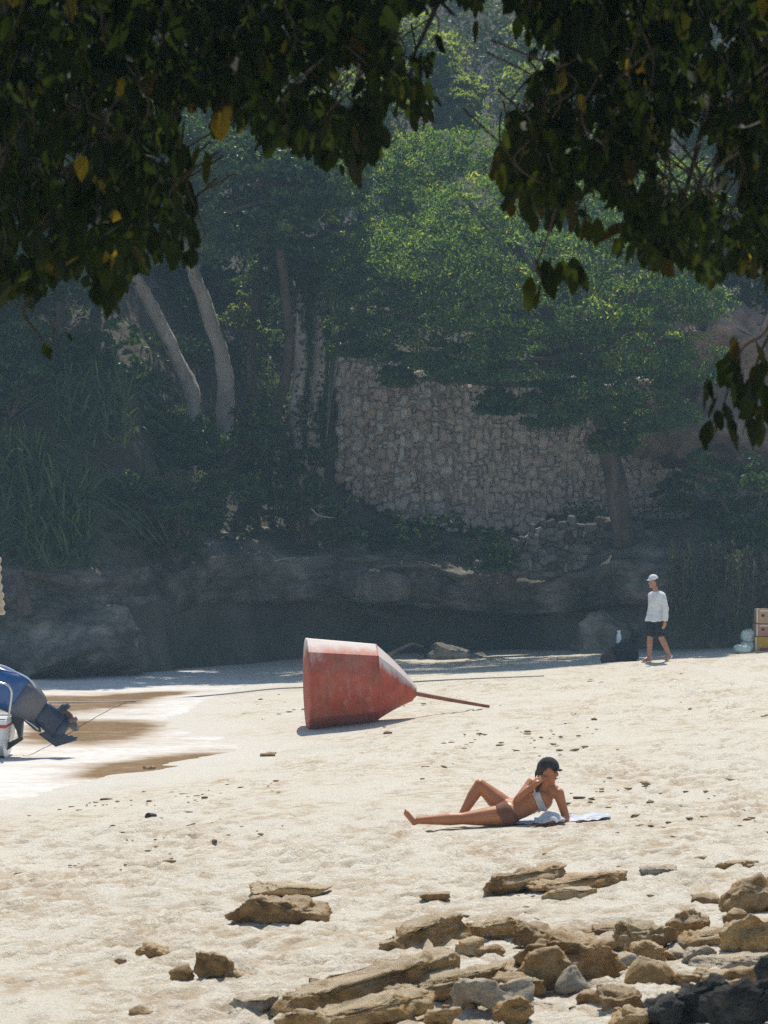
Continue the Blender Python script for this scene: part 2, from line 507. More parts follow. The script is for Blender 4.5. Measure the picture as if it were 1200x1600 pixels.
# ------------------------------------------------------------------ hillside
YB = np.array([(-60, 58), (-9, 58.0), (-6.2, 58.8), (-5.2, 60.0), (-4, 62.6), (-2, 64.6), (0.5, 65.8), (2.5, 66.0), (4.0, 64.6), (5.5, 63.0), (8, 60.6), (11, 59.5), (60, 58)])
WALL_Y = 67.3
def hill_z(x, y):
    x = np.asarray(x, float); y = np.asarray(y, float)
    P = np.stack([x, y, 0 * x], -1).reshape(-1, 3)
    n1 = fbm(P * [0.45, 0.45, 1], 4, 91).reshape(x.shape)
    n2 = fbm(P * [0.12, 0.12, 1], 3, 92).reshape(x.shape)
    d = y - np.interp(x, YB[:, 0], YB[:, 1]) + 0.35 * n1
    prof = np.interp(d, [-3, -0.2, 0.0, 0.5, 0.9, 2.0, 4, 8, 14, 24, 45, 90, 200], [-1.2, -0.5, -0.3, 1.1, 1.75, 2.7, 4.3, 7.2, 11.5, 19, 34, 51, 60])
    z = prof + 0.25 * n1 * sstep(0.5, 3, d) + 1.1 * n2 * sstep(5, 15, d)
    # terrace held up by the stone wall
    inx = sstep(-1.4, -1.1, x) * (1 - sstep(9.5, 11, x))
    top = wall_top(x) - 0.15 + 0.75 * np.clip(y - WALL_Y - 1.5, 0, 100)
    st = sstep(WALL_Y + 0.30, WALL_Y + 0.45, y) * inx
    z = np.where(y > WALL_Y + 0.2, z * (1 - st) + np.maximum(z, top) * st, np.where(inx > 0, np.minimum(z, np.maximum(wall_base(x) + 0.1, -1)), z))
    return z

def wall_top(x):
    return np.interp(x, [-1.2, 0.0, 1.5, 10], [6.9, 6.4, 5.9, 5.8])
def wall_base(x):
    return np.interp(x, [-1.2, -0.6, 0.0, 1.5, 10], [4.1, 3.6, 3.2, 2.85, 2.5])

def build_hill():
    xs = np.concatenate([np.linspace(-60, -12, 30)[:-1], np.arange(-12, 13, 0.22), np.linspace(13.2, 60, 30)])
    ys = np.concatenate([np.arange(56.5, 75, 0.2), np.arange(75.2, 100, 0.6), np.linspace(101, 220, 30)])
    X, Y = np.meshgrid(xs, ys)
    Z = hill_z(X, Y)
    nx = len(xs); ny = len(ys)
    i = np.arange(ny - 1)[:, None] * nx + np.arange(nx - 1)[None, :]
    f = np.stack([i, i + 1, i + nx + 1, i + nx], -1).reshape(-1, 4)
    me = np_mesh('hillside', np.stack([X.ravel(), Y.ravel(), Z.ravel()], 1), f, False)
    o = link('hillside', me, M['soil'])
    tag(o, kind='structure', label='steep overgrown hillside rising behind the beach')
    return o
hill = build_hill()
def hz1(x, y):
    return float(hill_z(np.array([x]), np.array([y]))[0])

# ------------------------------------------------------------------ rocks
def ico(sub):
    bm = bmesh.new()
    bmesh.ops.create_icosphere(bm, subdivisions=sub, radius=1.0)
    v = np.array([p.co[:] for p in bm.verts])
    f = np.array([[q.index for q in p.verts] for p in bm.faces])
    bm.free()
    return v, f
ICO = {k: ico(k) for k in (1, 2, 3, 4, 5)}

def rock_verts(seed, w, d, h, sub=4, boxy=0.62, cuts=9, rough=0.06, strata=0.0, flat=0.0):
    r = np.random.default_rng(seed)
    v, f = ICO[sub]
    p = np.sign(v) * np.abs(v) ** boxy
    for k in range(cuts):
        n = r.normal(size=3); n /= np.linalg.norm(n)
        if flat and k < 2: n = np.array([r.normal() * 0.12, r.normal() * 0.12, 1.0]); n /= np.linalg.norm(n)
        off = r.uniform(0.62, 0.95)
        pr = p @ n
        p = p - n[None, :] * (np.maximum(0, pr - off) * 0.93)[:, None]
    p = p * np.array([w, d, h]) * 0.5
    m = min(w, d, h)
    nrm = v / np.linalg.norm(v, axis=1, keepdims=True)
    q = p / m
    disp = rough * m * (1.1 * fbm(q * 1.1 + seed, 3, seed) + 0.75 * fbm(q * 3.7 + seed, 4, seed + 9, 0.65) - 0.9 * np.maximum(0, 0.16 - np.abs(vnoise(q * 1.9 + seed, seed + 20))) / 0.16 * 0.5)
    p = p + nrm * disp[:, None]
    if strata:
        s = fbm(np.stack([q[:, 0] * 0.25, q[:, 1] * 0.25, q[:, 2] * 4.5], 1), 3, seed + 4)
        p[:, :2] += nrm[:, :2] * (strata * m * s)[:, None]
    return p, f

def rock_shape_mesh(name, *a, **k):
    p, f = rock_verts(*a, **k)
    return np_mesh(name, p, f, False)

# (px centre, py base, width px, height px, depth/width, yaw, roll, material, boxy/flat style, label)
ROCKS = [
 (432, 1446, 152, 50, 0.75, 4, 2, 'rock_brown', 'd', 'dome-backed brown rock alone in the sand left of the slab pile'),
 (458, 1400, 138, 24, 0.6, 8, 3, 'rock_tan', 's', 'flat thin slab half buried just behind the dome-backed rock'),
 (233, 1499, 66, 26, 0.8, 0, 0, 'rock_brown', 'b', 'small lumpy brown rock at far left, left of the peaked rock cluster'),
 (186, 1508, 26, 12, 0.8, 0, 0, 'rock_tan', 'b', 'pebble sized tan rock left of the small lumpy brown rock'),
 (336, 1535, 62, 52, 0.8, 10, 4, 'rock_brown', 'b', 'peaked brown rock standing in the middle of the small left cluster'),
 (285, 1537, 36, 26, 0.9, 0, 0, 'rock_brown', 'b', 'rounded rock on the left foot of the peaked rock'),
 (369, 1534, 44, 22, 0.8, 0, 0, 'rock_tan', 'b', 'low rock on the right foot of the peaked rock'),
 (822, 1392, 135, 40, 0.5, 14, -9, 'rock_brown', 's', 'dark wedge slab tapering to the left, below the reclining person'),
 (902, 1391, 165, 28, 0.45, 12, -6, 'rock_brown', 's', 'long low dark slab overlapping the right end of the wedge slab'),
 (890, 1405, 72, 18, 0.6, 0, -5, 'rock_tan', 's', 'small flat tan slab in front of the long low dark slab'),
 (1037, 1369, 66, 19, 0.7, 0, -3, 'rock_pale', 's', 'low pale rock right of the long low dark slab'),
 (1156, 1359, 66, 18, 0.7, 0, -2, 'rock_brown', 's', 'lone flat brown rock near the right edge, farthest back of the rocks'),
 (1100, 1350, 26, 12, 0.8, 0, 0, 'rock_brown', 'b', 'tiny brown stone left of the lone flat brown rock'),
 (684, 1405, 54, 13, 0.7, 0, -4, 'rock_brown', 's', 'thin low brown stone showing through the sand above the slab pile'),
 (655, 1484, 150, 48, 0.55, 24, -9, 'rock_tan', 's', 'uppermost tan slab of the pile with a broken square right end'),
 (572, 1568, 310, 58, 0.30, 34, -9, 'rock_tan', 's', 'longest tan slab running diagonally up to the right in the pile'),
 (696, 1562, 275, 50, 0.40, 24, -5, 'rock_tan', 's', 'wide tan slab with a deep dark gap under its right half'),
 (556, 1606, 250, 48, 0.32, 26, -6, 'rock_tan', 's', 'long rounded slab at the bottom edge in front of the pile'),
 (768, 1582, 92, 54, 0.8, 0, 3, 'rock_pale', 'b', 'whitish crumbly rock right of the dark gap under the wide slab'),
 (786, 1469, 98, 36, 0.7, 0, -4, 'rock_tan', 'b', 'squat tan rock to the right of the uppermost slab'),
 (834, 1482, 66, 36, 0.8, 0, 0, 'rock_brown', 'b', 'brown rock behind the big arched boulder'),
 (735, 1496, 44, 26, 0.9, 0, 0, 'rock_tan', 'b', 'small stone touching the right end of the longest slab'),
 (768, 1496, 38, 18, 0.9, 0, 0, 'rock_brown', 'b', 'small brown stone between the longest slab and the arched boulder'),
 (893, 1537, 140, 70, 0.6, 0, 6, 'rock_brown', 'd', 'big arched dark brown boulder in the middle of the rocks'),
 (856, 1551, 74, 62, 0.7, 8, 0, 'rock_brown', 'b', 'knobbly brown rock leaning on the front of the arched boulder'),
 (896, 1556, 62, 42, 0.8, 0, 0, 'rock_pale', 'p', 'pale triangular rock standing in front of the arched boulder'),
 (940, 1554, 18, 16, 0.9, 0, 0, 'rock_pale', 'b', 'little pale stone right of the triangular rock'),
 (812, 1561, 70, 34, 0.8, 0, 0, 'rock_brown', 'd', 'rounded brown rock below left of the knobbly rock'),
 (806, 1602, 60, 36, 0.8, 0, 0, 'rock_brown', 'b', 'brown rock cut by the bottom edge right of the whitish crumbly rock'),
 (690, 1606, 64, 30, 0.8, 0, 0, 'rock_tan', 'b', 'tan rock cut by the bottom edge below the wide slab'),
 (548, 1606, 66, 22, 0.8, 0, 0, 'rock_tan', 'b', 'small rock at the bottom edge in front of the long rounded slab'),
 (962, 1464, 84, 22, 0.7, 0, -4, 'rock_brown', 's', 'flat brown rock above right of the arched boulder'),
 (1008, 1492, 108, 46, 0.7, -10, -6, 'rock_tan', 'b', 'broad tan rock with a sloping top behind the golden rocks'),
 (1012, 1507, 66, 28, 0.7, 0, 2, 'rock_tan', 'b', 'blocky golden rock at the foot of the broad sloping rock'),
 (974, 1511, 48, 20, 0.8, 0, 0, 'rock_pale', 'b', 'smooth pale stone just right of the arched boulder'),
 (1016, 1542, 86, 48, 0.7, 4, -6, 'rock_tan', 'p', 'tan rock with a pale pointed top right of the triangular rock'),
 (1075, 1470, 60, 42, 0.8, 0, -4, 'rock_brown', 'b', 'upright brown rock above the golden topped rock'),
 (1114, 1481, 84, 32, 0.6, -8, -8, 'rock_tan', 's', 'golden topped slab tilted up to the right near the upright brown rock'),
 (1092, 1508, 56, 26, 0.8, 0, 0, 'rock_pale', 'b', 'white stone with dark markings below the golden topped slab'),
 (1062, 1500, 34, 16, 0.8, 0, 0, 'rock_pale', 'b', 'small pale stone left of the white stone with dark markings'),
 (1104, 1417, 40, 20, 0.8, 0, 0, 'rock_brown', 'b', 'small brown rock sitting on the sand above the upright brown rock'),
 (1176, 1428, 78, 50, 0.7, 0, -8, 'rock_brown', 'b', 'jagged brown rock at the right edge, uppermost of the right hand pile'),
 (1148, 1447, 38, 22, 0.8, 0, 0, 'rock_brown', 'b', 'small brown rock under the left of the jagged right edge rock'),
 (1180, 1488, 90, 48, 0.6, 0, -4, 'rock_tan', 'd', 'rounded golden boulder at the right edge below the jagged rock'),
 (1150, 1517, 120, 24, 0.7, -6, -6, 'rock_pale', 's', 'flat pale slab in front of the rounded golden boulder'),
 (1122, 1540, 66, 24, 0.8, 0, 0, 'rock_tan', 'b', 'tan rock beneath the flat pale slab, left one of two'),
 (1168, 1540, 52, 26, 0.8, 0, 0, 'rock_brown', 'b', 'brown rock beneath the flat pale slab, right one of two'),
 (1076, 1540, 38, 18, 0.8, 0, 0, 'rock_tan', 'b', 'small tan rock right of the rock with a pale pointed top'),
 (924, 1570, 34, 20, 0.8, 0, 0, 'rock_brown', 'b', 'small brown stone below the triangular rock'),
 (966, 1584, 66, 36, 0.8, 0, 0, 'rock_brown', 'b', 'ridged brown rock between the triangular rock and the charcoal boulders'),
 (985, 1606, 60, 28, 0.8, 0, 0, 'rock_tan', 'b', 'tan rock at the bottom edge left of the charcoal boulders'),
 (1050, 1606, 80, 44, 0.8, 0, -8, 'rock_black', 'b', 'left low charcoal boulder at the bottom edge'),
 (1100, 1600, 120, 58, 0.6, 0, -6, 'rock_black', 'd', 'middle large charcoal boulder in the bottom right corner'),
 (1176, 1612, 110, 66, 0.6, 0, -14, 'rock_black', 'b', 'right charcoal boulder filling the bottom right corner'),
 (1204, 1556, 42, 54, 0.9, 0, 0, 'rock_black', 'd', 'black upright stone cut by the right edge above the charcoal boulders'),
 (398, 1584, 84, 30, 0.8, 0, -4, 'rock_pale', 's', 'pale flush slab left of the end of the longest slab'),
 (218, 1590, 42, 16, 0.8, 0, 0, 'rock_brown', 'b', 'small crumbled stone near the bottom left'),
 (420, 1182, 26, 8, 0.8, 0, 0, 'rock_brown', 'b', 'small brown stone on the smooth sand below the red buoy'),
 (235, 1280, 18, 11, 0.9, 0, 0, 'rock_black', 'b', 'small black stone alone on the pale sand at left'),
 (232, 1203, 20, 7, 0.9, 0, 0, 'rock_brown', 'b', 'tiny dark stone at the water edge'),
]
def build_rocks():
    for k, (px, py, w, h, df, yaw, roll, mat, st, label) in enumerate(ROCKS):
        g = G(px, py)
        s = FPX / g.y
        grow = 1.14 if (px > 700 and py > 1400) else 1.0
        w = w * grow; h = h * grow
        wm = w / s
        dm = wm * df
        hm = max(0.35 * h / s, h / s - 0.10 * dm)
        hm *= 1.36
        big = w > 60
        kw = dict(sub=5 if w > 110 else (4 if big else 3))
        if st == 's': kw.update(boxy=0.5, cuts=10, rough=0.13, strata=0.12, flat=1)
        elif st == 'd': kw.update(boxy=0.75, cuts=7, rough=0.13, strata=0.04)
        elif st == 'p': kw.update(boxy=0.95, cuts=8, rough=0.05)
        else: kw.update(boxy=0.65, cuts=14, rough=0.14, strata=0.05)
        p, f = rock_verts(100 + k * 7, wm * 1.06, dm, hm, **kw)
        if st == 'p':
            t = np.clip((p[:, 2] / hm + 0.5), 0, 1)
            p[:, 0] *= 1.15 - 0.85 * t
            p[:, 1] *= 1.1 - 0.6 * t
        rot = Matrix.Rotation(math.radians(yaw), 3, 'Z') @ Matrix.Rotation(math.radians(roll), 3, 'Y')
        p = p @ np.array(rot).T
        me = np_mesh('rock', p, f, False)
        o = link('rock', me, M[mat], None, (g.x, g.y + dm * 0.42, g.z + hm * 0.5 - 0.20 * hm))
        tag(o, label, 'rock', 'rocks on the beach')
build_rocks()

def filler_stones():
    r = np.random.default_rng(77)
    meshes = []
    for k in range(6):
        p, f = rock_verts(700 + k, 1, 0.8, 0.62, sub=3, boxy=0.65, cuts=12, rough=0.12, strata=0.05)
        meshes.append({m: None for m in ('rock_tan', 'rock_brown', 'rock_pale')} | {'geo': (p, f)})
    used = set()
    for k in range(56):
        px = 940 + 260 * r.random() ** 0.8; py = r.uniform(1452, 1598)
        if px < 1000 and r.random() < 0.4: px = r.uniform(720, 1000)
        w = r.uniform(16, 40); g = G(px, py); s_ = FPX / g.y
        mt = ('rock_tan', 'rock_brown', 'rock_pale')[int(r.integers(3))]
        v = meshes[int(r.integers(6))]
        if v[mt] is None: v[mt] = np_mesh('rock', *v['geo'], False)
        best = min((q for q in ROCKS if q[2] >= 60), key=lambda q: math.hypot(q[0] - px, (q[1] - q[3] * 0.4 - py) * 1.3))
        head = []
        for wd in best[9].split(' '):
            if head and wd.strip(',') in ('alone', 'half', 'just', 'at', 'left', 'standing', 'on', 'below', 'overlapping', 'in', 'right', 'near', 'tapering', 'of', 'running', 'to', 'behind', 'cut', 'above', 'leaning', 'tilted', 'filling', 'between', 'beneath', 'with', 'showing'): break
            head.append(wd.strip(','))
        dx = px - best[0]; dyp = py - best[1]
        side = ('left of' if dx < 0 else 'right of') if abs(dx) > best[2] * 0.3 else ('below' if dyp > 0 else 'on top of')
        size = 'tiny' if w < 22 else ('small' if w < 31 else 'fist sized')
        colr = {'rock_tan': 'tan', 'rock_brown': 'brown', 'rock_pale': 'pale'}[mt]
        lab = '%s %s stone just %s the %s' % (size, colr, side, ' '.join(head))
        if lab in used: continue
        used.add(lab)
        wm = w / s_
        o = link('rock', v[mt], M[mt], None, (g.x, g.y + wm * 0.3, g.z + wm * 0.14), (r.normal() * 0.2, r.normal() * 0.2, r.uniform(0, 6.28)), (wm, wm, wm * r.uniform(0.8, 1.2)))
        tag(o, lab, 'rock', 'small stones among the rocks at lower right')
filler_stones()

def build_pebbles():
    r = np.random.default_rng(41)
    v0, f0 = ICO[1]
    V = []; F = []; off = 0
    for k in range(3200):
        y = 16.8 + 36 * r.random() ** 1.5
        x = r.uniform(-0.14, 0.14) * y
        if gz(x, y) - WATER < 0.06: continue
        t = float(fbm(np.array([[x * 0.5, y * 0.3, 3.0]]), 2, 8)[0])
        if r.random() > 0.35 + 0.9 * t: continue
        s = (0.010 + 0.026 * r.random() ** 3) * (0.7 + y * 0.014)
        p = v0 * np.array([r.uniform(1, 1.9), 0.9, 0.5]) * s * (1 + 0.3 * r.normal(size=(len(v0), 1)))
        V.append(p + [x, y, gz(x, y) + s * 0.05]); F.append(f0 + off); off += len(v0)
    me = np_mesh('beach_debris', np.concatenate(V), np.concatenate(F), False)
    o = link('beach_debris', me, M['rock_brown'])
    tag(o, 'scattered brown pebbles and clods strewn over the pale sand', 'pebbles', None, 'stuff')
build_pebbles()

# ------------------------------------------------------------------ cliff ledge boulders, left rock, right outcrop
def cliff_rock(name, px0, px1, py0, py1, Y, depth, seed, mat, label, cat='rock', group=None, **kw):
    a = W(px0, py1, Y); b = W(px1, py0, Y)
    w = b.x - a.x; h = b.z - a.z
    k = dict(sub=5, boxy=0.5, cuts=9, rough=0.07, strata=0.06); k.update(kw)
    p, f = rock_verts(seed, w * 1.05, depth, h * 1.05, **k)
    me = np_mesh(name, p, f, False)
    o = link(name, me, M[mat], None, ((a.x + b.x) / 2, Y + depth / 2, (a.z + b.z) / 2))
    return tag(o, label, cat, group)
LG = 'boulders along the shaded cliff foot'
cliff_rock('ledge_boulder', 512, 640, 876, 955, 64.3, 2.6, 502, 'cliff', 'palest grey ledge block of the shaded cliff, directly above the buoy, left of two', group=LG)
cliff_rock('ledge_boulder', 625, 740, 882, 952, 64.6, 2.4, 503, 'cliff', 'shaded grey ledge block right of the palest block', group=LG)
cliff_rock('ledge_boulder', 905, 1010, 950, 1050, 62.6, 1.6, 506, 'cliff', 'low cliff boulder behind the walking person and the dark bags', group=LG)
cliff_rock('cliff_foot_rock', -60, 205, 944, 1085, 57.6, 3.2, 507, 'cliff_dark', 'large rounded dark rock at the water behind the boat', boxy=0.7)
cliff_rock('cliff_outcrop', 1045, 1330, 455, 735, 64.0, 4.0, 508, 'cliff_pink', 'pinkish brown rock outcrop high on the right behind the leaves', rough=0.18, strata=0.12)
cliff_rock('cliff_foot_rock', 660, 780, 1008, 1062, 63.0, 1.4, 509, 'cliff', 'low dark rock in shade behind the tip of the buoy')
cliff_rock('cliff_foot_rock', 1120, 1330, 860, 1060, 60.5, 2.4, 510, 'cliff_dark', 'dark shaded cliff face behind the cardboard boxes')

def cliff_ledge():
    xs = np.arange(-9.5, 10.5, 0.07)
    prof = np.array([(1.9, -0.7), (1.8, 0.0), (1.7, 0.35), (1.35, 0.62), (0.55, 0.74), (0.12, 0.82), (0.0, 0.92), (-0.02, 1.1), (0.04, 1.3), (0.0, 1.5), (0.10, 1.68), (0.25, 1.8), (0.7, 1.93), (1.3, 2.15), (2.0, 2.4), (3.2, 2.5)])
    tt = np.linspace(0, len(prof) - 1, 64)
    py_ = np.interp(tt, np.arange(len(prof)), prof[:, 0]); pz_ = np.interp(tt, np.arange(len(prof)), prof[:, 1])
    yl = np.interp(xs, [-9.5, -6.2, -5, -4, -2, 2.5, 4, 5.5, 8, 10.5], [58.6, 59.2, 60.8, 62.6, 64.4, 64.9, 64.0, 62.6, 60.9, 60.0])
    X, T = np.meshgrid(xs, np.arange(64))
    Yv = yl[None, :] + py_[:, None]; Z = np.repeat(pz_[:, None], len(xs), 1)
    P = np.stack([X.ravel(), Z.ravel(), 0 * X.ravel()], 1)
    blocks = vnoise(np.stack([np.floor(X.ravel() / 0.9 + 0.5 * fbm(P * [0.3, 1, 1], 2, 3)), np.floor(Z.ravel() / 0.55), 0 * X.ravel()], 1) + 0.5, 5)
    dsp = 0.28 * fbm(P * [0.5, 0.6, 1], 3, 211) + 0.26 * fbm(P * [0.9, 5.0, 1], 4, 212) + 0.28 * blocks + 0.05 * fbm(P * [4, 7, 1], 3, 213)
    dz = 0.22 * fbm(np.stack([X.ravel() * 0.35, 0 * X.ravel(), 0 * X.ravel()], 1), 3, 214) * np.clip(Z.ravel(), 0, 1)
    V = np.stack([X.ravel(), Yv.ravel() + dsp, Z.ravel() + dz], 1)
    nx = len(xs)
    i = np.arange(63)[:, None] * nx + np.arange(nx - 1)[None, :]
    f = np.stack([i, i + 1, i + nx + 1, i + nx], -1).reshape(-1, 4)
    o = link('cliff', np_mesh('cliff', V, f, False), M['cliff_dark'])
    tag(o, kind='structure', label='dark layered rock ledge with an undercut along the back of the beach')
cliff_ledge()

# ------------------------------------------------------------------ stone walls
def stone_variants(n, seed):
    out = []
    r = np.random.default_rng(seed)
    for k in range(n):
        bm = bmesh.new()
        bmesh.ops.create_cube(bm, size=1.0)
        for v in bm.verts:
            v.co += Vector(r.normal(size=3) * [0.13, 0.06, 0.13])
        bmesh.ops.bevel(bm, geom=bm.edges[:], offset=0.22, segments=1, affect='EDGES')
        me = bpy.data.meshes.new('stone')
        bm.to_mesh(me); bm.free()
        out.append(me)
    return out

def stone_wall(name, x0, x1, basef, topf, Y, sw, sh, mat, label, cat, seed, vis, cap=300):
    root = empty(name, (x0, Y, float(basef(x0))), label, cat)
    variants = stone_variants(7, seed)
    for v in variants: v.materials.append(mat)
    r = np.random.default_rng(seed + 1)
    # mortar core
    xs = np.linspace(x0, x1, 24)
    V = []; F = []
    for x in xs:
        b, t = float(basef(x)) - 0.15, float(topf(x))
        V += [(x, Y - 0.01, b), (x, Y - 0.01, t), (x, Y + 0.38, t), (x, Y + 0.38, b)]
    for i in range(len(xs) - 1):
        a = i * 4
        for j in range(4):
            F.append((a + j, a + 4 + j, a + 4 + (j + 1) % 4, a + (j + 1) % 4))
    F += [(0, 1, 2, 3), tuple(len(V) - 4 + j for j in (3, 2, 1, 0))]
    off = Vector(root.location)
    me = np_mesh('mortar', np.array(V) - np.array(off), F)
    link('mortar', me, M['mortar'], root)
    stones = []
    x = x0 + sw * 0.4
    while x < x1:
        z = float(basef(x)) - 0.25 - r.uniform(0, sh)
        while z < float(topf(x)):
            h2 = sh * r.uniform(0.45, 1.75)
            w = sw * r.uniform(0.6, 1.7)
            zc = z + h2 / 2
            stones.append((x + r.normal() * sw * 0.16, zc, w, h2 * 1.04, r.uniform(-0.06, 0.06), r.normal() * 0.22, r.integers(7)))
            z += h2
        x += sw * r.uniform(0.85, 1.1)
    # those that show in the photograph first
    stones.sort(key=lambda s: 0 if vis(s[0], s[1]) else 1)
    rest = []
    for k, (xc, zc, w, h2, dy, ro, vi) in enumerate(stones):
        loc = Vector((xc, Y + dy, zc)) - off
        sc = (w * 0.97, 0.26, h2 * 0.97)
        if k < cap:
            o = link('stone', variants[vi], None, root, loc, (0, ro, 0), sc)
        else:
            rest.append((variants[vi], Matrix.Translation(loc) @ Matrix.Rotation(ro, 4, 'Y') @ Matrix.Diagonal((*sc, 1))))
    if rest:
        bm = bmesh.new()
        for me, mt in rest:
            n0 = len(bm.verts)
            bm.from_mesh(me)
            bm.verts.ensure_lookup_table()
            bmesh.ops.transform(bm, matrix=mt, verts=bm.verts[n0:])
        me = bpy.data.meshes.new('remaining_stones'); bm.to_mesh(me); bm.free()
        o = link('remaining_stones', me, mat, root); o['kind'] = 'stuff'
    return root

def vis_main(x, z):
    px = 600 + x * FPX / WALL_Y; py = Y0 - (z - CAMZ) * FPX / WALL_Y
    lim = np.interp(px, [520, 600, 700, 800, 880, 960, 1080, 1100], [500, 590, 610, 630, 690, 715, 690, 680])
    return 525 < px < 1100 and lim < py < 815
stone_wall('stone_wall', -1.06, 9.5, wall_base, wall_top, WALL_Y, 0.15, 0.19, M['stone'], 'tall retaining wall of pale pinkish stones under the feathery tree', 'wall', 61, vis_main)
RY = 64.0
stone_wall('rubble_wall', 2.0, 7.0, lambda x: np.interp(x, [2, 3.5, 7], [1.9, 1.75, 1.7]), lambda x: np.interp(x, [2, 2.8, 3.4, 5, 7], [1.8, 2.1, 2.6, 2.65, 2.3]), RY, 0.21, 0.15, M['rubble'], 'low wall of grey rubble stones at the foot of the leaning trunk', 'wall', 71, lambda x, z: True, 200)

# ------------------------------------------------------------------ tubes and leaves
def tube_verts(pts, radii, seg=8, seed=0, wob=0.0):
    pts = [Vector(p) for p in pts]
    V = []; F = []
    n = len(pts)
    prev = None
    r = np.random.default_rng(seed)
    for i, p in enumerate(pts):
        t = (pts[min(i + 1, n - 1)] - pts[max(i - 1, 0)]).normalized()
        if prev is None:
            a = t.orthogonal().normalized()
        else:
            a = (prev - t * prev.dot(t)).normalized()
        prev = a
        b = t.cross(a)
        for k in range(seg):
            an = 2 * math.pi * k / seg
            rr = radii[i] * (1 + wob * 2.2 * mnoise.noise(Vector((p.x * 1.7 + math.cos(an) * 0.9 + seed, p.y * 1.7 + math.sin(an) * 0.9, p.z * 1.7))) + wob * 1.2 * mnoise.noise(Vector((p.x * 6 + math.cos(an) * 2, p.y * 6 + math.sin(an) * 2, p.z * 6)))) if wob else radii[i]
            V.append(p + (a * math.cos(an) + b * math.sin(an)) * rr)
    for i in range(n - 1):
        for k in range(seg):
            F.append((i * seg + k, i * seg + (k + 1) % seg, (i + 1) * seg + (k + 1) % seg, (i + 1) * seg + k))
    F.append(tuple(reversed(range(seg))))
    F.append(tuple((n - 1) * seg + k for k in range(seg)))
    return [v[:] for v in V], F

def spline(pts, n):
    pts = [Vector(p) for p in pts]
    out = []
    m = len(pts) - 1
    for i in range(n + 1):
        t = i / n * m
        k = min(int(t), m - 1); f = t - k
        p0 = pts[max(k - 1, 0)]; p1 = pts[k]; p2 = pts[k + 1]; p3 = pts[min(k + 2, m)]
        out.append(0.5 * ((2 * p1) + (p2 - p0) * f + (2 * p0 - 5 * p1 + 4 * p2 - p3) * f * f + (3 * p1 - p0 - 3 * p2 + p3) * f ** 3))
    return out

def merge(parts):
    V = []; F = []; off = 0
    for v, f in parts:
        V += [tuple(q) for q in v]
        F += [tuple(i + off for i in q) for q in f]
        off += len(v)
    return V, F

def tube_obj(name, ptslist, mat, parent, seg=8, wob=0.05, dens=4):
    """ptslist: list of (points, r0, r1)"""
    parts = []
    for k, (pts, r0, r1) in enumerate(ptslist):
        n = max(6, len(pts) * dens)
        sp = spline(pts, n)
        rad = [r0 + (r1 - r0) * (i / n) for i in range(n + 1)]
        parts.append(tube_verts(sp, rad, seg, k + 3, wob))
    V, F = merge(parts)
    o = Vector(parent.location) if parent else Vector((0, 0, 0))
    me = np_mesh(name, np.array(V) - np.array(o), F, True)
    return link(name, me, mat, parent)

def leaf_cloud(C, length, width, r, droop=0.3, align=None, tint=None):
    """small folded rhombic leaves at centres C (N x 3)."""
    n = len(C)
    d = r.normal(size=(n, 3)); d[:, 2] -= droop
    if align is not None: d = d * 0.6 + align
    d /= np.linalg.norm(d, axis=1, keepdims=True)
    u = r.normal(size=(n, 3)); u[:, 2] *= 0.6
    s = np.cross(d, u); s /= np.linalg.norm(s, axis=1, keepdims=True) + 1e-9
    nn = np.cross(s, d)
    L = (length * r.uniform(0.6, 1.3, n))[:, None]
    Wd = (width * r.uniform(0.7, 1.3, n))[:, None]
    base = C - d * L * 0.5
    tip = C + d * L * 0.5
    a = C + s * Wd * 0.5 + nn * Wd * 0.18
    b = C - s * Wd * 0.5 + nn * Wd * 0.18
    V = np.stack([base, a, tip, b], 1).reshape(-1, 3)
    k = np.arange(n)[:, None] * 4
    F = np.concatenate([k + [0, 1, 2], k + [0, 2, 3]], 1).reshape(-1, 3)
    if tint is None: tint = np.clip(r.normal(0.45, 0.22, n), 0, 1)
    return V, F, np.repeat(tint, 4)

def leaf_obj(name, chunks, mat, parent=None):
    V = []; F = []; T = []; off = 0
    for v, f, t in chunks:
        V.append(v); F.append(f + off); T.append(t); off += len(v)
    V = np.concatenate(V); F = np.concatenate(F); T = np.concatenate(T)
    if parent is not None: V = V - np.array(parent.location)
    me = np_mesh(name, V, F, False)
    add_attr(me, 'tint', T)
    return link(name, me, mat, parent)

def clump_points(c, rad, n, r, hollow=0.55):
    d = r.normal(size=(n, 3)); d /= np.linalg.norm(d, axis=1, keepdims=True)
    q = (hollow + (1 - hollow) * r.random(n))[:, None] ** 0.8
    p = d * q
    p[:, 2] = np.where(p[:, 2] < -0.4, p[:, 2] * 0.6, p[:, 2])
    return np.asarray(c) + p * np.asarray(rad)

def crown(clumps, per, length, width, r, droop=0.3):
    """clumps: list of (centre, radii). Each is broken into sprays so that gaps stay between them."""
    out = []
    for c, rad in clumps:
        rad = np.asarray(rad, float)
        ns = max(6, int(per / 42))
        sp = clump_points(c, rad, ns, r)
        tb = np.clip(0.42 + 0.16 * r.normal(size=ns), 0.05, 0.95)
        for k in range(ns):
            m = 42
            sr = 0.23 * rad.mean() * r.uniform(0.5, 1.3)
            q = r.normal(size=(m, 3)) * [sr, sr, sr * 0.35] * 0.6
            ax = r.normal(size=2)
            q[:, 2] -= 0.45 * np.hypot(q[:, 0], q[:, 1])
            out.append(leaf_cloud(sp[k] + q, length, width, r, droop, tint=np.clip(tb[k] + 0.15 * r.normal(size=m), 0, 1)))
    return out

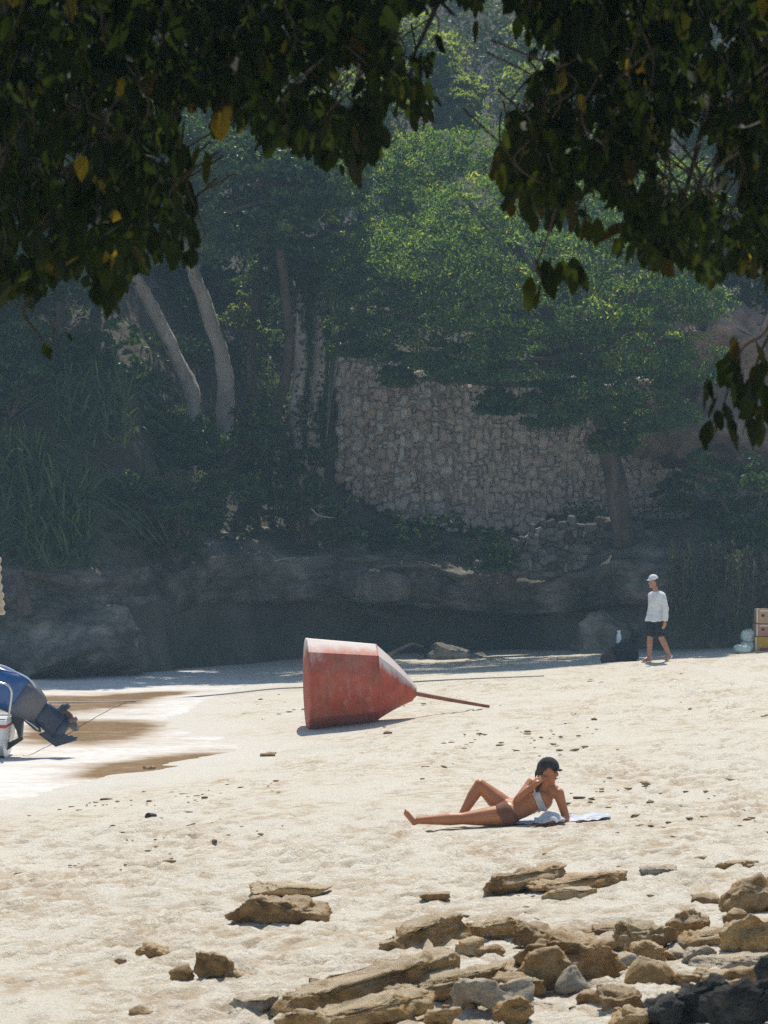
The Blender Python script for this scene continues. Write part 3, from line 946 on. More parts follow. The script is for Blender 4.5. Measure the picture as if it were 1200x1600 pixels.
def bg_tree(name, base, crown_clumps, label, mat, trunk_pts, r0, r1, per, length, width, seed, bark='bark_dark', limbs=True, group=None, droop=0.3):
    r = np.random.default_rng(seed)
    root = empty(name, base, label, 'tree', group)
    tubes = [(trunk_pts, r0, r1)]
    top = Vector(trunk_pts[-1])
    tube_obj('trunk', tubes, M[bark], root, 14, 0.12, 10)
    if limbs:
        ls = []
        for c, rad in crown_clumps:
            c = Vector(c)
            st = Vector(trunk_pts[-2]).lerp(top, r.random())
            mid = st.lerp(c, 0.5) + Vector((r.normal() * 0.2, r.normal() * 0.2, -0.1))
            ls.append(([st, mid, c], r1 * 0.7, 0.02))
        tube_obj('limbs', ls, M[bark], root, 6)
    leaf_obj('crown', crown(crown_clumps, per, length, width, r, droop), M[mat], root)
    return root

TG = 'trees on the hillside'
# the big feathery tree hanging over the stone wall
def feathery():
    r = np.random.default_rng(900)
    spots = [(575, 480, 62.5, 1.0), (560, 395, 63, 0.9), (640, 540, 62, 0.95), (600, 300, 64, 1.0), (660, 400, 62, 1.15), (660, 250, 64.5, 1.1), (745, 235, 65, 1.1),
             (740, 330, 62.5, 1.2), (740, 480, 61.5, 1.2), (720, 570, 61.8, 0.85), (830, 400, 62, 1.3), (820, 560, 61.3, 1.2), (860, 640, 61.6, 0.8), (900, 480, 61.4, 1.3),
             (900, 340, 63, 1.3), (930, 620, 61.5, 1.0), (990, 540, 61.6, 1.2), (1000, 420, 62.5, 1.3), (1020, 640, 61.8, 0.95), (1075, 570, 62, 1.0), (1070, 470, 63, 1.0), (960, 690, 62.0, 0.55),
             (600, 380, 65.8, 1.1), (690, 340, 66, 1.2), (690, 470, 65.6, 1.2), (780, 400, 66, 1.2), (800, 520, 65.2, 1.0), (880, 430, 65.6, 1.2), (960, 500, 65, 1.1), (990, 360, 66, 1.2), (1060, 420, 65.6, 1.1), (640, 470, 65.4, 1.0),
             (840, 250, 65, 1.2), (950, 250, 65, 1.2), (780, 630, 61.8, 0.5), (550, 540, 62.6, 0.5), (1050, 300, 64, 1.2), (620, 590, 62, 0.4), (540, 440, 62.4, 0.5)]
    cl = []
    for (px, py, Y, rad) in spots:
        w = W(px, py, Y)
        cl.append((tuple(w), (rad, rad * 0.95, rad * 0.72)))
    b = W(975, 838, 63.6); b.z = 2.2
    tp = [b, W(965, 770, 63.4), W(948, 690, 63.2), W(925, 600, 63), W(890, 500, 63)]
    bg_tree('feathery_tree', b, cl, 'large feathery green tree leaning over the stone wall', 'leaf_feather', tp, 0.26, 0.16, 3400, 0.12, 0.042, 901, 'bark_dark', droop=0.5)
feathery()

def ptree(name, label, px, py, Y, rx, rz, nclump, mat, seed, per=1300, size=0.16, lift=None):
    r = np.random.default_rng(seed)
    c = W(px, py, Y)
    gx, gy = c.x + r.normal() * 0.3 - (0.9 if Y < 64 else 0), Y + (4.0 if Y < 64 else 0.5)
    b = Vector((gx, gy, hz1(gx, gy) - 0.1))
    cl = []
    for k in range(nclump):
        d = r.normal(size=3); d /= np.linalg.norm(d); q = r.random() ** 0.45
        cl.append((tuple(np.array(c) + d * q * [rx, rx * 0.8, rz]), (rx * r.uniform(0.32, 0.5),) * 2 + (rx * r.uniform(0.24, 0.36),)))
    tp = [b, b.lerp(c, 0.4) + Vector((r.normal() * 0.3, 0, 0)), c - Vector((0, 0, rz * 0.4)), c]
    return bg_tree(name, b, cl, label, mat, tp, 0.13, 0.07, per, size, size * 0.5, seed + 1, group=TG)

ptree('hillside_tree', 'dark broad tree crown left of the feathery tree behind the bent trunks', 430, 280, 63.4, 2.1, 1.7, 18, 'leaf_green', 1001)
ptree('hillside_tree', 'dark tree crown behind the hanging leaves at upper left', 195, 285, 62.8, 2.2, 1.8, 18, 'leaf_green', 1011)
ptree('hillside_tree', 'dark tree crown at the far left edge behind the hanging leaves', -30, 400, 64, 2.6, 2.6, 16, 'leaf_green', 1021)
ptree('hillside_tree', 'sunlit pale green tree on the slope seen through the gap at the top', 700, 135, 76, 1.5, 1.2, 12, 'leaf_olive', 1031, per=1100)
ptree('hillside_tree', 'hazy olive tree high on the slope left of the gap at the top', 560, 80, 78, 2.2, 1.6, 13, 'leaf_olive', 1041)
ptree('hillside_tree', 'hazy olive tree high on the slope right of the gap at the top', 900, 110, 77, 2.0, 1.6, 13, 'leaf_olive', 1051)
ptree('hillside_tree', 'tree crown high on the right behind the hanging leaves', 1180, 190, 68, 2.4, 1.9, 16, 'leaf_green', 1061)
ptree('hillside_tree', 'tree crown high on the left behind the hanging leaves', 330, 90, 74, 2.6, 2.2, 15, 'leaf_green', 1071)
ptree('hillside_tree', 'tree crown in the top left corner behind the hanging leaves', 60, 60, 72, 2.8, 2.4, 15, 'leaf_green', 1081)
ptree('hillside_tree', 'tree crown right of the pinkish outcrop beyond the right edge', 1350, 400, 67.5, 2.8, 2.6, 14, 'leaf_green', 1091)
ptree('hillside_tree', 'dark tree crown filling the shade between the bent trunks and the ivy trunks', 330, 420, 71, 2.0, 1.6, 12, 'leaf_green', 1101)

ptree('hillside_tree', 'tree crown added to shade the reeds at the left, behind the lowest hanging leaves', 60, 260, 64.2, 1.9, 1.7, 18, 'leaf_green', 1111, per=1600)  # hidden crown, added to keep the sun off the reeds
ptree('hillside_tree', 'tree crown left of the reeds beyond the left edge', -160, 330, 62.5, 2.4, 2.0, 14, 'leaf_green', 1121)
ptree('hillside_tree', 'tree crown above the feathery tree in the middle', 560, 190, 68.5, 2.0, 1.5, 13, 'leaf_olive', 1131)
ptree('hillside_tree', 'tree crown above the ivy clad trunks', 430, 200, 67, 2.0, 1.5, 13, 'leaf_green', 1141)
ptree('hillside_tree', 'tree crown right of the feathery tree behind the hanging leaves', 1170, 330, 68, 2.0, 1.8, 13, 'leaf_green', 1151)
# bent pale trunks on the left slope: each a tree with its own crown higher up
def bent_tree(label, pts, r0, r1, seed):
    P = [W(*p) for p in pts]
    b = P[0].copy()
    r = np.random.default_rng(seed)
    c = P[-1] + Vector((-0.3, 0.2, 0.9))
    cl = []
    for k in range(7):
        d = r.normal(size=3); d /= np.linalg.norm(d)
        cl.append((tuple(np.array(c) + d * [1.0, 0.9, 0.7]), (0.75, 0.7, 0.5)))
    b.z = min(b.z, hz1(b.x, b.y)) - 0.1
    P = [b] + P
    bg_tree('bent_tree', b, cl, label, 'leaf_green', P, r0, r1, 900, 0.16, 0.08, seed, 'bark_pale', group='bent pale trunks')
bent_tree('tree with a pale trunk bending left, left one of the two bent trunks', [(300, 625, 66.5), (290, 590, 66.5), (262, 530, 66.4), (228, 460, 66.3), (195, 415, 66.2), (165, 370, 66.2)], 0.20, 0.13, 1201)
bent_tree('tree with a pale trunk bending left, right one of the two bent trunks', [(352, 625, 67.0), (352, 585, 67.0), (340, 535, 66.9), (318, 470, 66.8), (304, 430, 66.7), (290, 370, 66.7)], 0.21, 0.14, 1211)

def ivy_tree(label, px, Y, seed, ptop=430, pbot=705):
    r = np.random.default_rng(seed)
    P = [W(px - 6, pbot, Y), W(px - 2, 620, Y), W(px + 2, 540, Y), W(px + 2, 490, Y), W(px + 5, 440, Y)]
    b = P[0].copy(); b.z = min(b.z, hz1(b.x, b.y)) - 0.1
    P = [b] + P
    root = empty('ivy_clad_tree', b, label, 'tree', 'ivy clad trunks')
    tube_obj('trunk', [(P, 0.20, 0.14)], M['bark_pale'], root, 14, 0.14, 10)
    C = []
    for k in range(1500):
        t = r.random(); q = P[1].lerp(P[-1], t)
        a = r.normal(0.1, 0.75) + 0.7 * math.sin(t * 9)          # ivy mostly on the right flank
        C.append((q.x + 0.20 * math.cos(a) + r.normal() * 0.02, q.y - 0.20 * math.sin(a) + r.normal() * 0.03, q.z))
    leaf_obj('ivy', [leaf_cloud(np.array(C), 0.10, 0.08, r, 0.6)], M['leaf_green'], root)
    c = P[-1] + Vector((0, 0.0, 0.35))
    cl = [(tuple(np.array(c) + r.normal(size=3) * [0.5, 0.4, 0.3]), (0.7, 0.7, 0.5)) for k in range(7)]
    leaf_obj('crown', crown(cl, 800, 0.15, 0.075, r), M['leaf_green'], root)
ivy_tree('straight pale trunk with ivy, left of the pair beside the stone wall', 470, 66.6, 1301)
ivy_tree('straight pale trunk with ivy, right of the pair beside the stone wall', 499, 67.0, 1311, pbot=690)

# pale stump-like trunk above the left rock
def stump():
    P = [W(40, 962, 58.6), W(36, 930, 58.6), W(30, 895, 58.7)]
    root = empty('tree_stump', P[0], 'tapering stump on the dark rock behind the boat', 'stump')
    tube_obj('trunk', [(P, 0.20, 0.07)], M['bark_dark'], root, 9, 0.12)
stump()

# bushes
def bush(name, label, px0, px1, py0, py1, Y, n, mat, seed, per=700, size=0.12, group='bushes along the cliff', droop=0.3, depth=1.2):
    r = np.random.default_rng(seed)
    cl = []
    a = W((px0 + px1) / 2, (py0 + py1) / 2, Y)
    sx = (px1 - px0) / 2 * Y / FPX; sz = (py1 - py0) / 2 * Y / FPX
    for k in range(n):
        t = r.uniform(-1, 1, 3)
        rr = r.uniform(0.28, 0.5) * min(sx, sz) + 0.12
        cl.append((tuple(np.array(a) + t * [sx - rr * 0.6, depth * 0.5, sz - rr * 0.5]), (rr, rr, rr * 0.8)))
    b = Vector((a.x, a.y + 0.3, a.z - sz))
    root = empty(name, b, label, 'bush', group)
    stems = [([b, b.lerp(Vector(c), 0.5) + Vector((0, 0, 0.1)), Vector(c)], 0.035, 0.01) for c, _ in cl]
    tube_obj('stems', stems, M['bark_dark'], root, 5)
    leaf_obj('foliage', crown(cl, per, size, size * 0.45, r, droop), M[mat], root)
bush('bush', 'dark green bush at the right edge below the pinkish outcrop', 1075, 1260, 690, 870, 61.4, 16, 'leaf_green', 1401)
bush('bush', 'bright yellow green shrub between the bent trunks and the ivy trunks', 352, 412, 440, 522, 66.8, 7, 'leaf_olive', 1411, per=420)
bush('bush', 'dark green bush left of the bent trunks in deep shade', 60, 260, 500, 640, 62.5, 14, 'leaf_green', 1421)
bush('bush', 'dark bush at the left edge above the reeds', -60, 90, 500, 650, 61.5, 12, 'leaf_green', 1431)
bush('bush', 'trailing dark bush at the left end of the rubble wall', 720, 830, 800, 900, 63.2, 9, 'leaf_green', 1481, per=380, size=0.1)
bush('bush', 'low dark bush under the stone wall above the ledge blocks', 560, 740, 790, 870, 65.4, 12, 'leaf_green', 1491, per=420, size=0.1)
bush('bush', 'small bush on the terrace right of the leaning trunk', 1010, 1090, 720, 800, 63.4, 7, 'leaf_green', 1441, per=420)
bush('bush', 'dark bush below the bent trunks in deep shade', 220, 455, 600, 745, 64.6, 22, 'leaf_green', 1451, depth=1.6)
bush('bush', 'dark bush under the ivy clad trunks', 400, 545, 690, 790, 66.0, 14, 'leaf_green', 1456, per=500, depth=1.4)
bush('bush', 'dark bush between the reeds and the ledge blocks', 150, 400, 730, 880, 61.6, 18, 'leaf_green', 1461)
bush('bush', 'dark bush above the ledge blocks left of the stone wall', 380, 560, 735, 850, 65.2, 12, 'leaf_green', 1471, per=500)

# hanging vine curtain right of the walking person
def vine_curtain(label, px0, px1, py0, py1, Y, n, seed, mat='vine'):
    r = np.random.default_rng(seed)
    root = empty('hanging_vines', W((px0 + px1) / 2, py1, Y), label, 'vines', 'hanging vines')
    tubes = []; C = []
    for k in range(n):
        px = r.uniform(px0, px1); y = Y + r.normal() * 0.18
        top = W(px, py0 + r.uniform(-10, 25), y); bot = W(px + r.normal() * 4, py0 + (py1 - py0) * r.uniform(0.6, 1.0), y + 0.1)
        tubes.append(([top, top.lerp(bot, 0.5) + Vector((r.normal() * 0.04, -0.05, 0)), bot], 0.012, 0.006))
        for j in range(60):
            q = top.lerp(bot, r.random())
            C.append((q.x + r.normal() * 0.045, q.y + r.normal() * 0.06 - 0.03, q.z))
    tube_obj('stems', tubes, M['bark_dark'], root, 4)
    leaf_obj('foliage', [leaf_cloud(np.array(C), 0.13, 0.035, r, 1.6)], M[mat], root)
vine_curtain('curtain of dull green vines hanging behind the walking person', 1045, 1135, 850, 1010, 60.9, 46, 1501)
vine_curtain('curtain of dull vines hanging behind the cardboard boxes', 1135, 1230, 850, 1000, 60.2, 46, 1511)

# reeds at the left edge: arching blades
def reeds(label, px0, px1, py0, py1, Y, n, seed):
    r = np.random.default_rng(seed)
    root = empty('reed_clump', W((px0 + px1) / 2, py1, Y), label, 'reeds', 'reeds at the left edge')
    V = []; F = []; T = []
    for k in range(n):
        px = r.uniform(px0, px1)
        t = r.random()
        b = W(px, py0 + (py1 - py0) * (0.35 + 0.65 * t), Y + r.normal() * 0.3)
        L = r.uniform(0.8, 1.7)
        dx = r.normal() * 0.45; dy = -abs(r.normal()) * 0.35
        w = r.uniform(0.015, 0.03)
        i0 = len(V)
        for j in range(6):
            s = j / 5
            c = b + Vector((dx * s * L, dy * s * L, L * (0.9 * s - 0.75 * s * s * (0.5 + abs(dx)))))
            ww = w * (1 - s) ** 0.6 + 0.002
            V.append((c.x - ww, c.y, c.z)); V.append((c.x + ww, c.y + 0.01, c.z))
        for j in range(5):
            F.append((i0 + 2 * j, i0 + 2 * j + 1, i0 + 2 * j + 3)); F.append((i0 + 2 * j, i0 + 2 * j + 3, i0 + 2 * j + 2))
        T += [float(np.clip(r.normal(0.45, 0.25), 0, 1))] * 12
    leaf_obj('blades', [(np.array(V), np.array(F), np.array(T))], M['grass'], root)
reeds('tall arching reeds at the left edge, upper and left clump', -20, 70, 640, 830, 59.6, 900, 1601)
reeds('tall arching reeds hanging above the stump, lower right clump', 40, 140, 690, 890, 59.2, 800, 1611)
reeds('sparse reeds left of the bent trunks', 90, 200, 560, 700, 61.0, 500, 1621)

# undergrowth on the slopes
def undergrowth():
    r = np.random.default_rng(1701)
    ch = []
    cnt = 0
    while cnt < 520:
        x = r.uniform(-13, 13); y = r.uniform(59, 92)
        d = y - np.interp(x, YB[:, 0], YB[:, 1])
        if d < 1.3: continue
        if -1.2 < x < 9.6 and y < WALL_Y + 0.5 and (d < 0 or r.random() < 0.75): continue
        if -1.4 < x < 9.6 and WALL_Y - 0.7 < y < WALL_Y + 0.6: continue
        rad = r.uniform(0.3, 0.75) + 0.02 * max(0, d)
        z = hz1(x, y) + rad * 0.25
        n = 260
        p = clump_points((x, y, z), (rad, rad, rad * 0.7), n, r, 0.35)
        tb = np.clip(0.4 + 0.2 * r.normal(), 0, 1)
        ch.append(leaf_cloud(p, 0.16, 0.07, r, 0.2, tint=np.clip(tb + 0.15 * r.normal(size=n), 0, 1)))
        cnt += 1
    o = leaf_obj('undergrowth', ch, M['leaf_green'])
    tag(o, 'dense dark undergrowth covering the hillside', 'undergrowth', None, 'stuff')
undergrowth()

# pale fallen sticks on the dark slope
def stick(label, pts, r0, name='fallen_stick', mat='bark_pale', cat='stick', group='pale fallen sticks'):
    P = [W(*p) for p in pts]
    root = P[0]
    V, F = tube_verts(spline(P, 12), [r0 * (1 - 0.05 * i) for i in range(13)], 6, 3, 0.15)
    me = np_mesh(name, np.array(V) - np.array(root), F, True)
    tag(link(name, me, M[mat], None, root), label, cat, group)
stick('short pale stick lying on the dark ledge left of the palest block', [(428, 877, 63.9), (445, 873, 63.9), (461, 871, 64.0)], 0.022)
stick('curved pale stick on the dark slope left of the stone wall', [(486, 794, 64.4), (496, 804, 64.3), (510, 808, 64.3), (524, 809, 64.4)], 0.018)
stick('crooked driftwood branch rising behind the sloping end of the buoy', [(585, 1032, 56.5), (610, 1022, 56.5), (628, 1013, 56.5), (645, 1006, 56.6), (662, 1011, 56.6)], 0.05, 'driftwood_branch', 'bark_dark', 'driftwood', None)

# ------------------------------------------------------------------ near tree: dark broad leaves hanging into the picture
LOW = np.array([(-60, 470), (0, 470), (30, 500), (60, 470), (100, 440), (150, 470), (180, 495), (200, 450), (235, 405), (270, 420), (300, 440), (345, 435), (360, 385), (335, 340), (300, 320), (290, 250), (300, 200), (330, 175), (370, 205), (400, 235), (440, 250), (490, 262), (525, 270), (548, 298), (575, 275), (593, 235), (602, 165), (625, 180), (645, 200), (665, 225), (676, 170), (683, 90), (700, 60), (735, 75), (745, 40), (765, 35), (785, 60), (800, 180), (775, 245), (758, 285), (775, 325), (815, 345), (830, 365), (826, 400), (835, 370), (865, 365), (930, 395), (960, 400), (1000, 420), (1040, 435), (1080, 420), (1100, 462), (1140, 430), (1170, 440), (1200, 462), (1260, 460)], float)
HOLES = [(805, 110, 34, 62), (700, 30, 40, 40), (640, 70, 22, 34), (770, 20, 26, 40), (318, 220, 22, 60), (290, 190, 16, 30), (478, 120, 12, 28), (545, 130, 12, 40), (108, 260, 8, 28), (1040, 260, 12, 45), (1105, 255, 30, 35), (1085, 215, 20, 40), (1150, 320, 14, 40), (870, 70, 8, 22), (905, 300, 14, 22), (940, 330, 22, 30), (960, 345, 12, 36), (250, 250, 8, 20), (310, 390, 8, 30), (265, 370, 6, 24), (640, 45, 22, 40), (720, 110, 40, 50), (25, 340, 8, 20)]
_hr = np.random.default_rng(88)
HOLES += [(_hr.uniform(0, 1200), _hr.uniform(0, 400), _hr.uniform(5, 11), _hr.uniform(10, 26)) for _ in range(46)]
TREE_BASE = Vector((3.7, 11.8, gz(3.7, 11.8) - 0.15))

def near_leaf_mesh(seed, L=1.0):
    r = np.random.default_rng(seed)
    prof = [(0, 0.0), (0.12, 0.16), (0.32, 0.26), (0.55, 0.27), (0.78, 0.19), (0.92, 0.08), (1.0, 0.0)]
    V = []; F = []
    curl = r.uniform(0.05, 0.28); fold = r.uniform(0.1, 0.45); tw = r.uniform(-0.4, 0.4)
    wmul = r.uniform(0.75, 1.15)
    rows = []
    for (t, w) in prof:
        w = w * wmul * (1 + 0.12 * r.normal())
        y = -curl * t * t
        mid = (0, y, -t)
        if w == 0:
            rows.append([len(V)]); V.append(mid)
        else:
            e = fold * w
            a = tw * t
            rows.append([len(V), len(V) + 1, len(V) + 2])
            lw = w * (1 + 0.1 * r.normal())
            V.append((-w * math.cos(a), y - e - w * math.sin(a) + 0.03 * r.normal(), -t)); V.append(mid)
            V.append((lw * math.cos(a), y - e + lw * math.sin(a) + 0.03 * r.normal(), -t))
    for k in range(len(rows) - 1):
        A, B = rows[k], rows[k + 1]
        if len(A) == 1: F += [(A[0], B[0], B[1]), (A[0], B[1], B[2])]
        elif len(B) == 1: F += [(A[0], B[0], A[1]), (A[1], B[0], A[2])]
        else: F += [(A[0], B[0], B[1]), (A[0], B[1], A[1]), (A[1], B[1], B[2]), (A[1], B[2], A[2])]
    return np.array(V) * L, np.array(F)

def near_tree():
    r = np.random.default_rng(2001)
    root = empty('broadleaf_tree', TREE_BASE, 'dark backlit broadleaf tree whose hanging boughs frame the top of the view', 'tree')
    var = [near_leaf_mesh(k) for k in range(10)]
    vm = []
    for v, f in var:
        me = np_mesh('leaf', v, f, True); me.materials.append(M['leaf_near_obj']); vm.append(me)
    leaves = []   # (pos, matrix3, length, variant, tint, score)
    def add(p, L, tint, score, side=0.5):
        yaw = r.uniform(0, 2 * math.pi)
        tilt = abs(r.normal()) * side
        rot = Matrix.Rotation(yaw, 3, 'Z') @ Matrix.Rotation(tilt, 3, 'X') @ Matrix.Rotation(r.uniform(0, 6.28), 3, 'Z')
        leaves.append((Vector(p), rot, L, int(r.integers(10)), tint, score))
    def tnt():
        t = abs(r.normal(0.0, 0.38))
        return min(1.0, t)
    # twig sprays: each spray is a hanging whorl of leaves
    n = 0
    twigs = []
    tries = 0
    while n < 1500 and tries < 26000:
        tries += 1
        px = r.uniform(-50, 1250); py = r.uniform(-60, 500)
        low = np.interp(px, LOW[:, 0], LOW[:, 1])
        if py > low - 45: continue
        if any(((px - hx) / (hw + 10)) ** 2 + ((py - hy) / (hh + 8)) ** 2 < 1 for hx, hy, hw, hh in HOLES): continue
        Y = r.uniform(10.2, 13.6)
        c = W(px, py, Y)
        twigs.append(c)
        m = int(r.integers(5, 9))
        for k in range(m):
            L = r.uniform(0.055, 0.12)
            q = c + Vector((r.normal() * 0.055, r.normal() * 0.06, -0.02 + r.normal() * 0.03))
            ex = 600 + q.x * FPX / q.y; ey = Y0 - (q.z - L - CAMZ) * FPX / q.y
            if ey > np.interp(ex, LOW[:, 0], LOW[:, 1]) + 6: continue
            if any(((ex - hx) / hw) ** 2 + ((ey - 18 - hy) / hh) ** 2 < 1 for hx, hy, hw, hh in HOLES): continue
            add(q, L, tnt(), (500 if 0 < ex < 1200 and ey > 0 else 0) + (ey - np.interp(ex, LOW[:, 0], LOW[:, 1])) - 30 * q.y)
        n += 1
    # edge leaves that hang along the lower outline
    for px in np.arange(-20, 1220, 13.0):
        low = np.interp(px, LOW[:, 0], LOW[:, 1])
        for k in range(2):
            ppx = px + r.normal() * 6
            Y = r.uniform(10.3, 12.0)
            L = r.uniform(0.065, 0.135)
            top = low - L * FPX / Y - abs(r.normal()) * 24
            if any(((ppx - hx) / hw) ** 2 + ((top + 20 - hy) / hh) ** 2 < 1 for hx, hy, hw, hh in HOLES): continue
            add(W(ppx, top, Y), L, tnt(), 900, 0.4)
    # pendant sprigs
    def sprig(pts, leaf_pts, Y, tints=None):
        P = [W(a, b, Y) for a, b in pts]
        twig_tubes.append((P, 0.008, 0.003))
        for k, (a, b, l) in enumerate(leaf_pts):
            add(W(a, b, Y + r.normal() * 0.03), l * Y / FPX, tints[k] if tints else tnt(), 2000, 0.25)
    twig_tubes = []
    # right sprig
    sprig([(1215, 470), (1195, 520), (1160, 545), (1140, 600), (1125, 650)],
          [(1145, 525, 55), (1180, 530, 60), (1195, 560, 55), (1170, 590, 60), (1140, 590, 50), (1195, 600, 55), (1160, 620, 55), (1130, 630, 50), (1110, 655, 50), (1135, 660, 48), (1165, 650, 55), (1185, 650, 50), (1120, 640, 40), (1190, 620, 60), (1150, 560, 50)], 10.8)
    sprig([(1215, 500), (1185, 560), (1175, 620), (1160, 680)], [(int(a), int(b), int(c)) for a, b, c in zip(r.uniform(1105, 1200, 26), r.uniform(535, 650, 26), r.uniform(36, 58, 26)) if not (a < 1135 and b < 590)], 10.95)
    sprig([(45, 460), (38, 490), (62, 525), (80, 540), (84, 490)], [(68, 535, 30), (98, 522, 18), (105, 520, 16)], 10.8, [0.995, 0.97, 0.98])
    sprig([(280, 240), (295, 300), (312, 340), (322, 372)], [(320, 235, 55), (310, 225, 45), (330, 180, 40), (300, 250, 40), (340, 165, 40), (288, 225, 45), (345, 172, 55)], 11.2, [0.7, 0.6, 0.985, 0.5, 0.995, 0.6, 0.98])
    sprig([(870, 320), (855, 370), (840, 410), (838, 440)], [(835, 400, 70), (850, 405, 65), (828, 430, 60), (862, 395, 60), (895, 400, 62), (905, 415, 45), (845, 440, 50), (880, 405, 55)], 10.9)
    sprig([(165, 400), (168, 440), (172, 480)], [(175, 455, 45), (185, 440, 45), (160, 430, 45), (150, 440, 40)], 10.9)
    sprig([(1250, 260), (1180, 270), (1110, 290), (1060, 296), (1000, 290)], [(1150, 230, 40), (1160, 235, 42), (1170, 225, 40)], 12.2, [0.99, 0.985, 0.9])
    sprig([(1120, 240), (1110, 290), (1095, 320)], [(1090, 315, 50)], 11.8)
    # overstory out of view that keeps the boughs dark
    for k in range(11500):
        Y = r.uniform(-1.5, 17.5); x = r.uniform(-4.2, 5.0)
        zb = 3 + 0.176 * max(Y, 9.0) + 0.1
        z = zb + r.random() ** 1.3 * (3.2 - 0.12 * abs(x))
        add((x, Y, z), r.uniform(0.20, 0.30), tnt(), -9999, 1.3)
    # limbs
    b = TREE_BASE
    tube_obj('trunk', [([b, b + Vector((0.1, 0, 1.5)), b + Vector((-0.05, 0.1, 3.2)), b + Vector((-0.2, 0.2, 4.6))], 0.30, 0.20)], M['bark_dark'], root, 12)
    top = b + Vector((-0.2, 0.2, 4.5))
    limbs = [([top, W(900, -60, 12.6), W(560, -120, 12.4), W(100, -90, 12.2), W(-150, 0, 12)], 0.13, 0.04),
             ([b + Vector((-0.02, 0.1, 3.0)), W(1300, 60, 12), W(1000, 40, 12.2), W(880, 120, 12)], 0.09, 0.02),
             ([top, Vector((2.0, 13, 6.2)), Vector((0.5, 14, 6.9)), Vector((-1.6, 14.5, 7.0))], 0.13, 0.03),
             ([top, Vector((2.6, 13.5, 6.4)), Vector((2.4, 15.5, 7.2))], 0.12, 0.03)]
    for (a, c2) in [((400, -100), (330, 160)), ((150, -80), (60, 380)), ((300, -100), (210, 330)), ((560, -120), (545, 190)), ((980, 40), (900, 330)), ((1100, 40), (1060, 340)), ((1200, 40), (1170, 360)), ((700, -100), (640, 100))]:
        A = W(*a, 12.3); B = W(*c2, 11.6)
        limbs.append(([A, A.lerp(B, 0.5) + Vector((0.06, 0, 0.05)), B], 0.022, 0.006))
    for c in twigs:
        if r.random() < 0.5:
            twig_tubes.append(([c + Vector((r.normal() * 0.12, 0.1, 0.25)), c + Vector((r.normal() * 0.04, 0.03, 0.1)), c], 0.006, 0.003))
    tube_obj('limbs', limbs, M['bark_dark'], root, 8)
    tube_obj('twigs', twig_tubes, M['bark_dark'], root, 4)['kind'] = 'stuff'
    leaves.sort(key=lambda q: -q[5])
    V = []; F = []; T = []; off = 0
    for k, (p, rot, L, vi, tint, sc) in enumerate(leaves):
        if k < 300:
            o = link('leaf', vm[vi], None, root, p - TREE_BASE, rot.to_euler(), (L, L, L))
        else:
            v, f = var[vi]
            w = (v * L) @ np.array(rot).T + np.array(p)
            V.append(w); F.append(f + off); T.append(np.full(len(v), tint)); off += len(v)
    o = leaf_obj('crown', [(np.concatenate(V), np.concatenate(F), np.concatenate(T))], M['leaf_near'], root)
    o['kind'] = 'stuff'
near_tree()

# ------------------------------------------------------------------ buoy
def lathe(profile, axis_o, axis_d, seg=48, cap0=True, cap1=True, phase=0.0, ref=None):
    """profile: list of (distance along the axis, radius)"""
    ax = Vector(axis_d).normalized(); a = ax.orthogonal().normalized() if ref is None else (Vector(ref) - ax * ax.dot(Vector(ref))).normalized(); b = ax.cross(a)
    o = Vector(axis_o)
    V = []; F = []
    for (t, rad) in profile:
        for k in range(seg):
            an = 2 * math.pi * k / seg + phase
            V.append((o + ax * t + (a * math.cos(an) + b * math.sin(an)) * rad)[:])
    n = len(profile)
    for i in range(n - 1):
        for k in range(seg):
            F.append((i * seg + k, i * seg + (k + 1) % seg, (i + 1) * seg + (k + 1) % seg, (i + 1) * seg + k))
    if cap0: F.append(tuple(reversed(range(seg))))
    if cap1: F.append(tuple((n - 1) * seg + k for k in range(seg)))
    return V, F

